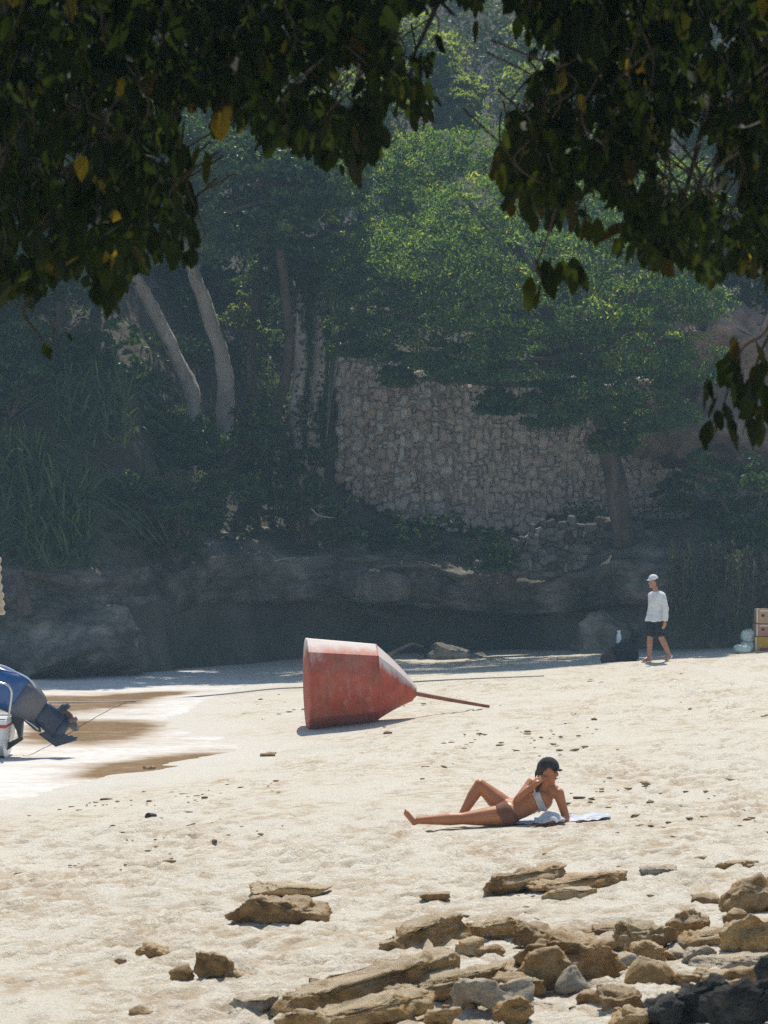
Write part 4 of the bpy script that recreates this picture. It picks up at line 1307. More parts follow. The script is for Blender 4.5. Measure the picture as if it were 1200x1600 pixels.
def buoy_mat():
    m, nt, b = new_mat('faded_red_paint')
    geo = nt.nodes.new('ShaderNodeNewGeometry')
    pos = geo.outputs['Position']
    f1 = tex_noise(nt, 2.3, 8, 0.7, vec=pos)
    f2 = tex_noise(nt, 9, 8, 0.75, vec=pos)
    red = ramp(nt, f1, [(0.3, (0.36, 0.045, 0.014)), (0.52, (0.47, 0.078, 0.028)), (0.7, (0.52, 0.13, 0.06))])
    faded = ramp(nt, f1, [(0.42, (0, 0, 0)), (0.75, (1, 1, 1))])
    at = nt.nodes.new('ShaderNodeAttribute'); at.attribute_name = 'chalk'
    mu = nt.nodes.new('ShaderNodeMath'); mu.operation = 'MULTIPLY'
    nt.links.new(faded, mu.inputs[0]); nt.links.new(at.outputs['Fac'], mu.inputs[1])
    c = mixc(nt, mu.outputs[0], red, (0.36, 0.13, 0.085))
    n3 = tex_noise(nt, 5, 8, 0.75, vec=pos)
    rs = ramp(nt, n3, [(0.50, (0, 0, 0)), (0.75, (0.8, 0.8, 0.8))])
    c = mixc(nt, rs, c, (0.20, 0.06, 0.02))
    n5 = tex_noise(nt, 7, 8, 0.7, vec=pos, stretch=(2.2, 1.0, 0.25))
    run = ramp(nt, n5, [(0.52, (0, 0, 0)), (0.68, (0.55, 0.55, 0.55))])
    c = mixc(nt, run, c, (0.17, 0.045, 0.018))
    # sun glare along the top of drum and cone, painted as pale colour
    a3 = nt.nodes.new('ShaderNodeAttribute'); a3.attribute_name = 'top_glare'
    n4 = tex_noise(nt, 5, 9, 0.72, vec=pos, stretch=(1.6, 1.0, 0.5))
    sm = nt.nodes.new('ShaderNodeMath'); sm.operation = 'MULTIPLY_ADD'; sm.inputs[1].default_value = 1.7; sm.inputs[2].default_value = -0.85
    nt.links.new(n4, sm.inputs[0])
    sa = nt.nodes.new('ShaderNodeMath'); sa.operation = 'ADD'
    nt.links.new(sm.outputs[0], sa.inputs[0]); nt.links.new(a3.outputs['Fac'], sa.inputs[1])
    glare_f = ramp(nt, sa.outputs[0], [(0.12, (0, 0, 0)), (0.75, (1, 1, 1))])
    c = mixc(nt, glare_f, c, (0.62, 0.53, 0.48))
    nt.links.new(c, b.inputs['Base Color'])
    rm = nt.nodes.new('ShaderNodeMapRange'); rm.inputs['To Min'].default_value = 0.48; rm.inputs['To Max'].default_value = 0.85
    nt.links.new(n4, rm.inputs['Value']); nt.links.new(rm.outputs[0], b.inputs['Roughness'])
    b.inputs['Specular IOR Level'].default_value = 0.4
    b.inputs['Coat Weight'].default_value = 0.0
    b.inputs['Coat Roughness'].default_value = 0.35
    bump(nt, b, f2, 0.25, 0.01)
    return m
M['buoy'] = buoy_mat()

def buoy():
    gb = G(540, 1136)
    Y = gb.y + 0.45
    s = FPX / Y
    base = W(479, 1068, Y + 0.0)
    ridge = W(588, 1065.5, Y + 0.1)
    tip = W(647, 1084, Y + 0.2)
    root = empty('mooring_buoy', (gb.x, Y, gb.z), 'large faded red steel buoy with conical end lying on its side in the sand', 'buoy')
    off = np.array(root.location)
    ax = (ridge - base); L1 = ax.length; ax.normalize()
    SEG = 12; PH = math.pi / 12     # twelve flat plates, one facing the sea haze, one facing the viewer
    r0 = 73 / s; r1 = 61 / s
    V, F = lathe([(-0.012, r0 - 0.05), (0, r0 - 0.012), (0.012, r0), (0.04, r0), (0.05, r0 - 0.006), (L1 * 0.33, r0 + (r1 - r0) * 0.33), (L1 * 0.66, r0 + (r1 - r0) * 0.66), (L1 - 0.01, r1), (L1, r1 - 0.004)], base, ax, SEG, phase=PH, ref=(0, 1, 0))
    me = np_mesh('drum', np.array(V) - off, F, False)
    co = np.array(V)
    ch = np.clip(1.1 - 0.9 * np.abs((co[:, 0] - base.x) / (L1) - 0.35), 0, 1)
    add_attr(me, 'chalk', ch)
    add_attr(me, 'top_glare', sstep(0.66, 0.78, (co[:, 2] - base.z) / r0))
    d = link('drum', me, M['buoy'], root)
    ax2 = (tip - ridge); L2 = ax2.length
    # cone as loft between the two rims (its axis droops to the sand)
    seg = SEG; V = []; F = []
    n = 8
    for i in range(n + 1):
        t = i / n
        c = ridge.lerp(tip, t) + ax * 0.002
        rr = (r1 - 0.006) + (13 / s - r1) * t
        dirv = ax.lerp(ax2.normalized(), t).normalized()
        a = Vector((0, 1, 0)); a = (a - dirv * a.dot(dirv)).normalized(); b = dirv.cross(a)
        for k in range(seg):
            an = 2 * math.pi * k / seg + PH
            V.append((c + (a * math.cos(an) + b * math.sin(an)) * rr)[:])
    for i in range(n):
        for k in range(seg):
            F.append((i * seg + k, i * seg + (k + 1) % seg, (i + 1) * seg + (k + 1) % seg, (i + 1) * seg + k))
    F.append(tuple(n * seg + k for k in range(seg)))
    me = np_mesh('cone', np.array(V) - off, F, False)
    add_attr(me, 'chalk', np.zeros(len(V)) + 0.25)
    cz = np.array([(ridge.lerp(tip, i / n).z, (r1 - 0.006) + (13 / s - r1) * i / n) for i in range(n + 1) for k in range(seg)])
    add_attr(me, 'top_glare', sstep(0.45, 0.75, (np.array(V)[:, 2] - cz[:, 0]) / cz[:, 1]))
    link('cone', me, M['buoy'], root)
    # weld seam between drum and cone
    V = []
    V, F = lathe([(L1 - 0.014, r1 - 0.004), (L1 - 0.010, r1 + 0.004), (L1 + 0.004, r1 + 0.004), (L1 + 0.008, r1 - 0.012)], base, ax, SEG, phase=PH, ref=(0, 1, 0))
    me = np_mesh('weld_seam', np.array(V) - off, F, False)
    add_attr(me, 'chalk', np.zeros(len(V)) + 0.3)
    link('weld_seam', me, M['buoy'], root)
    # spar
    e = G(764, 1107)
    P = [tip - ax2.normalized() * 0.06, tip.lerp(Vector((e.x, e.y, e.z + 0.03)), 0.5), Vector((e.x, e.y, e.z + 0.03))]
    V, F = tube_verts(spline(P, 10), [0.036 - 0.0012 * i for i in range(11)], 12, 1, 0.02)
    me = np_mesh('spar', np.array(V) - off, F, True)
    sm = simple_mat('rusty_spar', (0.16, 0.055, 0.03), (0.34, 0.12, 0.06), 9, 0.7, 0.5, 0.01)
    link('spar', me, sm, root)
    V, F = lathe([(-0.05, 0.05), (-0.045, 0.062), (0.01, 0.062), (0.015, 0.05)], tip, (P[1] - tip), 24)
    link('spar_collar', np_mesh('spar_collar', np.array(V) - off, F, False), sm, root)
buoy()

# ------------------------------------------------------------------ boat
def superloft(sections, seg=28, e=0.6):
    """sections: list of (centre, up vec, half-up, half-width(Y))"""
    V = []; F = []
    for (c, up, hu, hw) in sections:
        c = Vector(c); up = Vector(up).normalized(); sd = Vector((0, 1, 0))
        for k in range(seg):
            a = 2 * math.pi * k / seg
            cu = math.copysign(abs(math.cos(a)) ** e, math.cos(a)); su = math.copysign(abs(math.sin(a)) ** e, math.sin(a))
            V.append((c + up * hu * cu + sd * hw * su)[:])
    n = len(sections)
    for i in range(n - 1):
        for k in range(seg):
            F.append((i * seg + k, i * seg + (k + 1) % seg, (i + 1) * seg + (k + 1) % seg, (i + 1) * seg + k))
    F.append(tuple(reversed(range(seg)))); F.append(tuple((n - 1) * seg + k for k in range(seg)))
    return V, F

def extrude_profile(pts, Y, half, taper=1.0):
    """pts: picture outline; a bevelled plate of thickness 2*half around depth Y"""
    P = [W(a, b, Y) for a, b in pts]
    c = sum(P, Vector()) / len(P)
    V = []; n = len(P)
    for (dy, sc) in ((-half, 0.88), (-half * 0.6, 1.0), (half * 0.6, 1.0), (half, 0.88)):
        for p in P:
            q = c + (p - c) * sc
            V.append((q.x, Y + dy, q.z))
    F = [tuple(range(n)), tuple(3 * n + i for i in reversed(range(n)))]
    for l in range(3):
        for i in range(n):
            F.append((l * n + i, (l + 1) * n + i, (l + 1) * n + (i + 1) % n, l * n + (i + 1) % n))
    return V, F

def boat():
    Y = 39.9
    base = W(-60, 1182, Y)
    root = empty('motor_boat', (base.x, Y, base.z), 'white boat stern with red stripe and tilted blue outboard motor at the left edge', 'boat')
    off = np.array(root.location)
    paint = simple_mat('white_boat_paint', (0.62, 0.63, 0.63), (0.80, 0.80, 0.78), 4, 0.35, 0.1, 0.004, 0.5)
    red = simple_mat('red_boat_stripe', (0.40, 0.03, 0.035), (0.52, 0.06, 0.06), 5, 0.4, 0.0)
    blue = simple_mat('blue_cowl_paint', (0.012, 0.06, 0.20), (0.02, 0.10, 0.30), 4, 0.28, 0.05, 0.003, 0.6)
    grey = simple_mat('grey_cowl_paint', (0.09, 0.085, 0.10), (0.15, 0.14, 0.15), 5, 0.35, 0.05, 0.003, 0.5)
    navy = simple_mat('navy_gearcase_paint', (0.012, 0.020, 0.045), (0.03, 0.045, 0.085), 8, 0.4, 0.2, 0.004, 0.5)
    black = simple_mat('black_bracket_metal', (0.012, 0.012, 0.014), (0.04, 0.04, 0.045), 8, 0.5, 0.2, 0.004, 0.5)
    chrome = simple_mat('steel_rail', (0.45, 0.45, 0.45), (0.62, 0.62, 0.62), 8, 0.25, 0.0, metal=0.9)
    bronze = simple_mat('worn_propeller_metal', (0.14, 0.10, 0.08), (0.26, 0.19, 0.15), 12, 0.45, 0.2, 0.003, metal=0.3)
    canvas = simple_mat('tan_canvas', (0.40, 0.31, 0.21), (0.60, 0.50, 0.38), 8, 0.9, 0.5, 0.01)
    def add(name, VF, mat, parent=root, smooth=False, bev=0):
        me = np_mesh(name, np.array(VF[0]) - off, VF[1], smooth)
        o = link(name, me, mat, parent)
        if bev:
            b = o.modifiers.new('bevel', 'BEVEL'); b.width = bev; b.segments = 2; b.limit_method = 'ANGLE'
        return o
    # hull: lofted sections from the transom (x at px 16) forward to the bow, out of the picture
    s = FPX / Y
    xt = W(17, 0, Y).x; ztop = W(0, 1124, Y).z; zbot = W(0, 1172, Y).z
    secs = []
    for t, hw, dz in ((0.0, 0.62, 0.0), (0.03, 0.66, 0.0), (0.3, 0.78, 0.02), (0.6, 0.70, 0.12), (0.85, 0.42, 0.28), (1.0, 0.04, 0.42)):
        secs.append((xt - 0.0 - t * 4.6, hw, ztop + dz, zbot - 0.10 + dz * 0.6))
    V = []; F = []
    ring = 9
    for (x, hw, zt, zb) in secs:
        pr = [(-hw, zt), (-hw * 0.98, zt - 0.15), (-hw * 0.88, zt - 0.33), (-hw * 0.5, zb + 0.05), (0, zb), (hw * 0.5, zb + 0.05), (hw * 0.88, zt - 0.33), (hw * 0.98, zt - 0.15), (hw, zt)]
        lean = 0.05
        for (y, z) in pr:
            V.append((x - lean * (zt - z) / 0.5, Y + y, z))
    for i in range(len(secs) - 1):
        for k in range(ring - 1):
            F.append((i * ring + k, i * ring + k + 1, (i + 1) * ring + k + 1, (i + 1) * ring + k))
        F.append((i * ring + ring - 1, i * ring, (i + 1) * ring, (i + 1) * ring + ring - 1))
    F.append(tuple(range(ring)))
    hull = add('hull', (V, F), paint, bev=0.02)
    # stripe and gunwale run round the stern corner
    def band(name, dz0, dz1, outw, mat):
        V = []; F = []
        loop = []
        for (x, hw, zt, zb) in reversed(secs[:5]): loop.append((x, -hw - outw, zt))
        x, hw, zt, zb = secs[0]
        loop[-1] = (x + outw, -hw - outw, zt)
        loop.append((x + outw, hw + outw, zt))
        for (x, hw, zt, zb) in secs[1:5]: loop.append((x, hw + outw, zt))
        for (x, y, z) in loop:
            V += [(x, Y + y, z + dz0), (x, Y + y, z + dz1), (x - 0.03, Y + y * 0.94, z + dz1), (x - 0.03, Y + y * 0.94, z + dz0)]
        for i in range(len(loop) - 1):
            for k in range(4):
                F.append((i * 4 + k, i * 4 + (k + 1) % 4, i * 4 + 4 + (k + 1) % 4, i * 4 + 4 + k))
        F += [(0, 1, 2, 3), tuple(len(V) - 4 + j for j in (3, 2, 1, 0))]
        return add(name, (V, F), mat, hull, bev=0.006)
    band('gunwale', -0.03, 0.035, 0.022, paint)
    band('red_stripe', -0.075, -0.032, 0.014, red)
    # rail
    P = [W(13, 1124, Y - 0.5), W(17, 1096, Y - 0.5), W(18, 1080, Y - 0.5), W(12, 1071, Y - 0.5), W(0, 1067, Y - 0.5), W(-25, 1063, Y - 0.5), W(-60, 1062, Y - 0.5)]
    add('stern_rail', tube_verts(spline(P, 36), [0.016] * 37, 10), chrome, smooth=True)
    # outboard motor, tilted up
    Ym = Y
    cowl_pts = [((-30, 1066), 36, 0.10), ((-26, 1066), 34, 0.17), ((-8, 1073), 34, 0.22), ((14, 1079), 33, 0.23), ((32, 1088), 31, 0.22)]
    ax = (W(95, 1140, Ym) - W(-10, 1070, Ym)).normalized()
    up = Vector((-ax.z, 0, ax.x)); up = up if up.z > 0 else -up
    motor = add('outboard_motor', superloft([(W(*c, Ym), up, h / s, w) for c, h, w in cowl_pts], 36, 0.55), blue, smooth=True)
    cg = [((31, 1088), 31.5, 0.222), ((44, 1097), 29, 0.20), ((56, 1106), 24, 0.15), ((64, 1112), 19, 0.11)]
    add('lower_cowl', superloft([(W(*c, Ym), up, h / s, w) for c, h, w in cg], 36, 0.55), grey, motor, smooth=True)
    # pale edge trim along the cowl top
    P = [W(-20, 1036, Ym - 0.12), W(6, 1041, Ym - 0.12), W(28, 1052, Ym - 0.13), W(46, 1062, Ym - 0.14), W(60, 1084, Ym - 0.13), W(68, 1100, Ym - 0.1)]
    add('cowl_trim', tube_verts(spline(P, 20), [0.011] * 21, 8), simple_mat('pale_cowl_trim', (0.45, 0.5, 0.58), (0.6, 0.65, 0.7), 5, 0.4, 0), motor, smooth=True)
    leg = [((58, 1108), 20, 0.10), ((70, 1117), 19, 0.075), ((82, 1127), 20, 0.06), ((92, 1135), 20, 0.05), ((98, 1140), 18, 0.045)]
    add('drive_leg', superloft([(W(*c, Ym), up, h / s, w) for c, h, w in leg], 24, 0.75), navy, motor, smooth=True)
    add('cavitation_plate', superloft([(W(84, 1116, Ym), up, 0.02, 0.05), (W(88, 1112, Ym), up, 0.02, 0.10), (W(104, 1101, Ym), up, 0.022, 0.12), (W(109, 1106, Ym), up, 0.016, 0.10)], 16, 0.7), navy, motor)
    add('trim_fin', extrude_profile([(80, 1110), (92, 1106), (97, 1100), (106, 1100), (108, 1104), (103, 1113), (98, 1124), (88, 1122)], Ym, 0.03), navy, motor)
    # gearcase torpedo points along the propeller axis (up to the right)
    pax = Vector((up.x, 0, up.z))
    g0 = W(86, 1152, Ym); g1 = W(108, 1124, Ym)
    add('gearcase', lathe([(-0.06, 0.02), (0.0, 0.055), (0.1, 0.075), (0.22, 0.075), (0.30, 0.066)], g0, g1 - g0, 20), navy, motor, smooth=True)
    add('skeg', extrude_profile([(60, 1147), (78, 1140), (104, 1148), (122, 1151), (119, 1157), (87, 1167)], Ym, 0.018), navy, motor)
    hub0 = W(107, 1129, Ym); hd = (W(122, 1121, Ym) - hub0).normalized()
    add('propeller_hub', lathe([(-0.03, 0.055), (0.0, 0.06), (0.10, 0.05), (0.13, 0.03)], hub0, hd, 16), bronze, motor, smooth=True)
    for k in range(3):
        a0 = math.radians(50 + 120 * k)
        a = hd.orthogonal().normalized(); b = hd.cross(a)
        V = []; F = []
        for j in range(6):
            rr = 0.05 + 0.135 * j / 5
            wv = 0.10 * math.sin(math.pi * (0.25 + 0.62 * j / 5))
            for sgn in (-1, 1):
                an = a0 + sgn * wv / rr * 0.55 + 0.3 * j / 5
                tw = sgn * wv * 0.55
                c = hub0 + hd * (0.05 + tw) + (a * math.cos(an) + b * math.sin(an)) * rr
                V.append((c - hd * 0.004)[:]); V.append((c + hd * 0.004)[:])
        for j in range(5):
            i = j * 4
            F += [(i, i + 2, i + 6, i + 4), (i + 1, i + 5, i + 7, i + 3), (i, i + 4, i + 5, i + 1), (i + 2, i + 3, i + 7, i + 6)]
        F += [(0, 1, 3, 2), (20, 22, 23, 21)]
        add('propeller_blade', (V, F), bronze, motor)
    # clamp bracket and tilt arm
    add('clamp_bracket', extrude_profile([(18, 1108), (34, 1112), (37, 1124), (35, 1150), (30, 1154), (27, 1142), (20, 1128)], Ym, 0.11), black, motor, bev=0.006)
    add('tilt_arm', extrude_profile([(20, 1100), (30, 1102), (62, 1134), (64, 1144), (56, 1142), (26, 1116)], Ym, 0.07), black, motor)
    P = [W(38, 1124, Ym - 0.1), W(50, 1132, Ym - 0.1), W(60, 1140, Ym - 0.1)]
    add('tilt_ram', tube_verts(spline(P, 6), [0.014] * 7, 8), chrome, motor, smooth=True)
    add('transom_foot', extrude_profile([(2, 1166), (34, 1150), (36, 1156), (12, 1172), (-4, 1184), (-20, 1184)], Ym, 0.10), black)
    # canvas rolled round an upright pole, its edge just in view
    P0 = W(-6, 1110, Y + 0.3); P1 = W(-5, 860, Y + 0.3)
    add('awning_pole', tube_verts([P0, P0.lerp(P1, 0.5), P1], [0.02] * 3, 8), chrome, smooth=True)
    rr = np.random.default_rng(5)
    sec = []
    n = 22
    V = []; F = []
    for i in range(n + 1):
        t = i / n
        z = W(0, 962 - 92 * t, Y).z
        rad = (11.5 - 6.0 * t + 1.6 * math.sin(i * 1.9)) / s
        for k in range(16):
            a = 2 * math.pi * k / 16
            V.append((P1.x + math.cos(a) * rad * (1 + 0.12 * math.sin(3 * a + i * 0.3)), Y + 0.3 + math.sin(a) * rad, z))
    for i in range(n):
        for k in range(16):
            F.append((i * 16 + k, i * 16 + (k + 1) % 16, (i + 1) * 16 + (k + 1) % 16, (i + 1) * 16 + k))
    F += [tuple(reversed(range(16))), tuple(n * 16 + k for k in range(16))]
    add('canvas_roll', (V, F), canvas, smooth=True)
boat()

def rope():
    P = [W(-10, 1101, 40.3), W(40, 1099, 40.6), W(75, 1097.5, 41.5)]
    for (px, py) in [(200, 1092), (330, 1083), (430, 1078)]:
        Y = 3.35 * FPX / (py - Y0)
        g = W(px, py, Y); z = max(gz(g.x, g.y), WATER) + 0.03
        P.append(Vector((g.x, g.y, z)))
    for (px, py) in [(520, 1074), (700, 1064), (850, 1058)]:
        g = G(px, py); P.append(Vector((g.x, g.y, g.z + 0.02)))
    V, F = tube_verts(spline(P, 80), [0.013] * 81, 6)
    me = np_mesh('mooring_rope', np.array(V), F, True)
    m = simple_mat('rope_fibre', (0.22, 0.20, 0.18), (0.40, 0.37, 0.33), 30, 0.9, 0.4, 0.004)
    tag(link('mooring_rope', me, m), 'thin mooring rope stretched from the boat across the wet sand', 'rope')
rope()

# ------------------------------------------------------------------ people
def capsule(p0, r0, p1, r1, seg=16, rings=5, flat=False):
    p0 = Vector(p0); p1 = Vector(p1)
    ax = p1 - p0; L = ax.length; ax.normalize()
    prof = []
    if flat:
        prof = [(0, r0), (L, r1)]
        V, F = lathe(prof, p0, ax, seg)
        return V, F
    for i in range(rings):
        a = math.pi / 2 * (1 - i / rings)
        prof.append((-math.sin(a) * r0, max(1e-4, math.cos(a) * r0)))
    prof.append((0, r0)); prof.append((L, r1))
    for i in range(1, rings + 1):
        a = math.pi / 2 * i / rings
        prof.append((L + math.sin(a) * r1, max(1e-4, math.cos(a) * r1)))
    return lathe(prof, p0, ax, seg)

def ellipsoid(c, rad, axes=None, sub=3):
    v, f = ICO[sub]
    p = v * np.array(rad)
    if axes is not None:
        p = p @ np.array([list(a) for a in axes])
    return (p + np.array(c)).tolist(), [tuple(int(i) for i in q) for q in f]

def loft_rings(rings, side, fwd, seg=24):
    V = []; F = []
    side = Vector(side).normalized(); fwd = Vector(fwd).normalized()
    for (c, rs, rf) in rings:
        for k in range(seg):
            a = 2 * math.pi * k / seg
            V.append((Vector(c) + side * rs * math.cos(a) + fwd * rf * math.sin(a))[:])
    for i in range(len(rings) - 1):
        for k in range(seg):
            F.append((i * seg + k, i * seg + (k + 1) % seg, (i + 1) * seg + (k + 1) % seg, (i + 1) * seg + k))
    F.append(tuple(reversed(range(seg)))); F.append(tuple((len(rings) - 1) * seg + k for k in range(seg)))
    return V, F

def organic(name, parts, mat, parent, voxel=0.008, smooth=4, fold=0.0, fstretch=(8, 8, 3), seed=1):
    V, F = merge(parts)
    me = bpy.data.meshes.new(name)
    me.from_pydata([tuple(v) for v in V], [], F)
    bm = bmesh.new(); bm.from_mesh(me)
    # outward normals island by island
    bmesh.ops.recalc_face_normals(bm, faces=bm.faces[:])
    bm.to_mesh(me); bm.free()
    o = bpy.data.objects.new(name, me); COL.objects.link(o)
    m = o.modifiers.new('r', 'REMESH'); m.mode = 'VOXEL'; m.voxel_size = voxel
    s = o.modifiers.new('s', 'SMOOTH'); s.iterations = smooth; s.factor = 0.5
    bpy.context.view_layer.update()
    dg = bpy.context.evaluated_depsgraph_get()
    nm = bpy.data.meshes.new_from_object(o.evaluated_get(dg))
    bpy.data.objects.remove(o); bpy.data.meshes.remove(me)
    n = len(nm.vertices)
    if fold and n:
        co = np.empty(n * 3, np.float32); nm.vertices.foreach_get('co', co); co = co.reshape(-1, 3)
        nr = np.empty(n * 3, np.float32); nm.vertices.foreach_get('normal', nr); nr = nr.reshape(-1, 3)
        nz = fbm(co * np.array(fstretch), 3, seed)
        co = co + nr * (fold * nz)[:, None]
        nm.vertices.foreach_set('co', co.astype(np.float32).ravel()); nm.update()
    nm.name = name
    nm.materials.clear()
    nm.polygons.foreach_set('use_smooth', np.ones(len(nm.polygons), bool))
    return link(name, nm, mat, parent)

def skin_mat(name, c0, c1):
    m, nt, b = new_mat(name)
    f = tex_noise(nt, 7, 6)
    nt.links.new(ramp(nt, f, [(0.3, c0), (0.7, c1)]), b.inputs['Base Color'])
    b.inputs['Roughness'].default_value = 0.45
    b.inputs['Specular IOR Level'].default_value = 0.45
    b.inputs['Subsurface Weight'].default_value = 0.0
    return m

def hand_parts(wrist, fingers_dir, palm_normal, scale=1.0, curl=0.5, thumb_side=1):
    """a palm, four unequal curled fingers and a thumb from the side of the palm"""
    d = Vector(fingers_dir).normalized(); n = Vector(palm_normal); n = (n - d * n.dot(d)).normalized()
    s = d.cross(n) * thumb_side
    w = Vector(wrist)
    parts = []
    for k, off in enumerate((-0.027, -0.009, 0.009, 0.027)):
        parts.append(capsule(w + s * off * 0.7 * scale, 0.015 * scale, w + (d * 0.085 + s * off) * scale, 0.0125 * scale, 10, 3))
    for k, (off, L) in enumerate(((-0.027, 0.062), (-0.009, 0.078), (0.009, 0.084), (0.027, 0.072))):
        p0 = w + (d * 0.085 + s * off) * scale
        c1 = curl * 0.6; c2 = curl * 1.3
        p1 = p0 + (d * math.cos(c1) + n * math.sin(c1)) * L * 0.5 * scale + s * off * 0.12
        p2 = p1 + (d * math.cos(c2) + n * math.sin(c2)) * L * 0.5 * scale
        parts.append(capsule(p0, 0.0095 * scale, p1, 0.0088 * scale, 10, 3))
        parts.append(capsule(p1, 0.0088 * scale, p2, 0.0075 * scale, 10, 3))
    t0 = w + (d * 0.025 + s * 0.03) * scale
    t1 = t0 + (d * 0.035 + s * 0.03 + n * 0.012) * scale
    t2 = t1 + (d * 0.032 + s * 0.006 + n * 0.012) * scale
    parts.append(capsule(t0, 0.013 * scale, t1, 0.0105 * scale, 10, 3))
    parts.append(capsule(t1, 0.0105 * scale, t2, 0.0085 * scale, 10, 3))
    return parts

def head_parts(c, up, fwd, k=1.0):
    up = Vector(up).normalized(); fwd = Vector(fwd); fwd = (fwd - up * fwd.dot(up)).normalized()
    sd = up.cross(fwd)
    c = Vector(c)
    A = (sd, fwd, up)
    P = [ellipsoid(c + up * 0.02 * k - fwd * 0.008 * k, (0.073 * k, 0.094 * k, 0.095 * k), A),
         ellipsoid(c - up * 0.045 * k + fwd * 0.022 * k, (0.055 * k, 0.062 * k, 0.07 * k), A),
         ellipsoid(c - up * 0.098 * k + fwd * 0.058 * k, (0.022 * k, 0.022 * k, 0.018 * k), A),          # chin
         ellipsoid(c - up * 0.018 * k + fwd * 0.092 * k, (0.013 * k, 0.02 * k, 0.022 * k), A),           # nose
         capsule(c + up * 0.012 * k + fwd * 0.084 * k, 0.009 * k, c - up * 0.02 * k + fwd * 0.102 * k, 0.012 * k, 10, 3),
         ellipsoid(c - up * 0.058 * k + fwd * 0.08 * k, (0.025 * k, 0.012 * k, 0.011 * k), A),           # mouth
         capsule(c + up * 0.022 * k + fwd * 0.076 * k + sd * 0.04 * k, 0.012 * k, c + up * 0.022 * k + fwd * 0.076 * k - sd * 0.04 * k, 0.012 * k, 10, 3)]
    for s in (-1, 1):
        P.append(ellipsoid(c - up * 0.012 * k + sd * s * 0.074 * k - fwd * 0.005 * k, (0.010 * k, 0.02 * k, 0.032 * k), A))
    return P

def face_bits(c, up, fwd, parent, k=1.0):
    up = Vector(up).normalized(); fwd = Vector(fwd); fwd = (fwd - up * fwd.dot(up)).normalized()
    sd = up.cross(fwd); c = Vector(c)
    dark = simple_mat('eye_dark', (0.02, 0.015, 0.012), (0.05, 0.035, 0.03), 20, 0.3, 0)
    for s in (-1, 1):
        v, f = ellipsoid(c + up * 0.002 * k + fwd * 0.083 * k + sd * s * 0.031 * k, (0.013 * k, 0.006 * k, 0.007 * k), (sd, fwd, up), 2)
        link('eye', np_mesh('eye', np.array(v), f, True), dark, parent)
    v, f = ellipsoid(c - up * 0.058 * k + fwd * 0.091 * k, (0.022 * k, 0.004 * k, 0.006 * k), (sd, fwd, up), 2)
    link('mouth', np_mesh('mouth', np.array(v), f, True), simple_mat('lips', (0.28, 0.09, 0.07), (0.34, 0.12, 0.09), 20, 0.5, 0), parent)

def cap_shell(c, up, fwd, k, brim=0.07, brim_w=0.065, tilt=0.0):
    up = Vector(up).normalized(); fwd = Vector(fwd); fwd = (fwd - up * fwd.dot(up)).normalized()
    sd = up.cross(fwd); c = Vector(c)
    v, f = ICO[4]
    p = v.copy()
    p[:, 2] = np.where(p[:, 2] < 0, p[:, 2] * 0.12, p[:, 2])
    p = p * np.array([0.083, 0.105, 0.098]) * k
    A = np.array([list(sd), list(fwd), list(up)])
    dome = ((p @ A) + np.array(c), [tuple(int(i) for i in q) for q in f])
    # curved brim
    V = []; F = []
    nu, nv = 12, 5
    for lay in (0, 1):
        for j in range(nv + 1):
            for i in range(nu + 1):
                t = -1 + 2 * i / nu
                x = t * brim_w * k * (1 - 0.12 * (j / nv) ** 2)
                y0 = 0.092 * k * math.sqrt(max(0, 1 - (x / (0.085 * k)) ** 2))
                y = y0 + (brim * k) * (j / nv) * math.sqrt(max(0.05, 1 - t * t * 0.75))
                z = -0.018 * k * t * t - 0.012 * k * (j / nv) + tilt * (j / nv) - 0.004 * lay
                V.append((c + sd * x + fwd * y + up * z)[:])
    m = (nu + 1)
    N = m * (nv + 1)
    for j in range(nv):
        for i in range(nu):
            a = j * m + i
            F.append((a, a + 1, a + m + 1, a + m)); F.append((N + a, N + a + m, N + a + m + 1, N + a + 1))
    ring = [i for i in range(m)] + [j * m + nu for j in range(1, nv + 1)] + [nv * m + i for i in reversed(range(nu))] + [j * m for j in reversed(range(1, nv))]
    for a, b in zip(ring, ring[1:] + ring[:1]):
        F.append((b, a, N + a, N + b))
    return dome, (V, F)

def fabric(name, c0, c1, scale=14):
    return simple_mat(name, c0, c1, scale, 0.9, 0.3, 0.004, 0.15)

def foot_parts(ankle, toe, up=(0, 0, 1), k=1.0):
    a = Vector(ankle); t = Vector(toe)
    d = (t - a); d.z *= 1
    heel = a - Vector((d.x, d.y, 0)).normalized() * 0.035 * k + Vector((0, 0, -0.045 * k))
    ball = a.lerp(t, 0.72)
    P = [capsule(a, 0.038 * k, heel, 0.032 * k), capsule(heel, 0.032 * k, ball, 0.034 * k), capsule(a, 0.036 * k, ball, 0.028 * k)]
    f = (t - ball); sd = Vector((0, 0, 1)).cross(f).normalized()
    for j, (o, l) in enumerate(((-0.026, 1.1), (-0.011, 1.0), (0.003, 0.92), (0.016, 0.82), (0.027, 0.7))):
        b = ball + sd * o * k
        P.append(capsule(b, 0.012 * k, b + f * l, 0.010 * k if j else 0.012 * k, 8, 3))
    return P

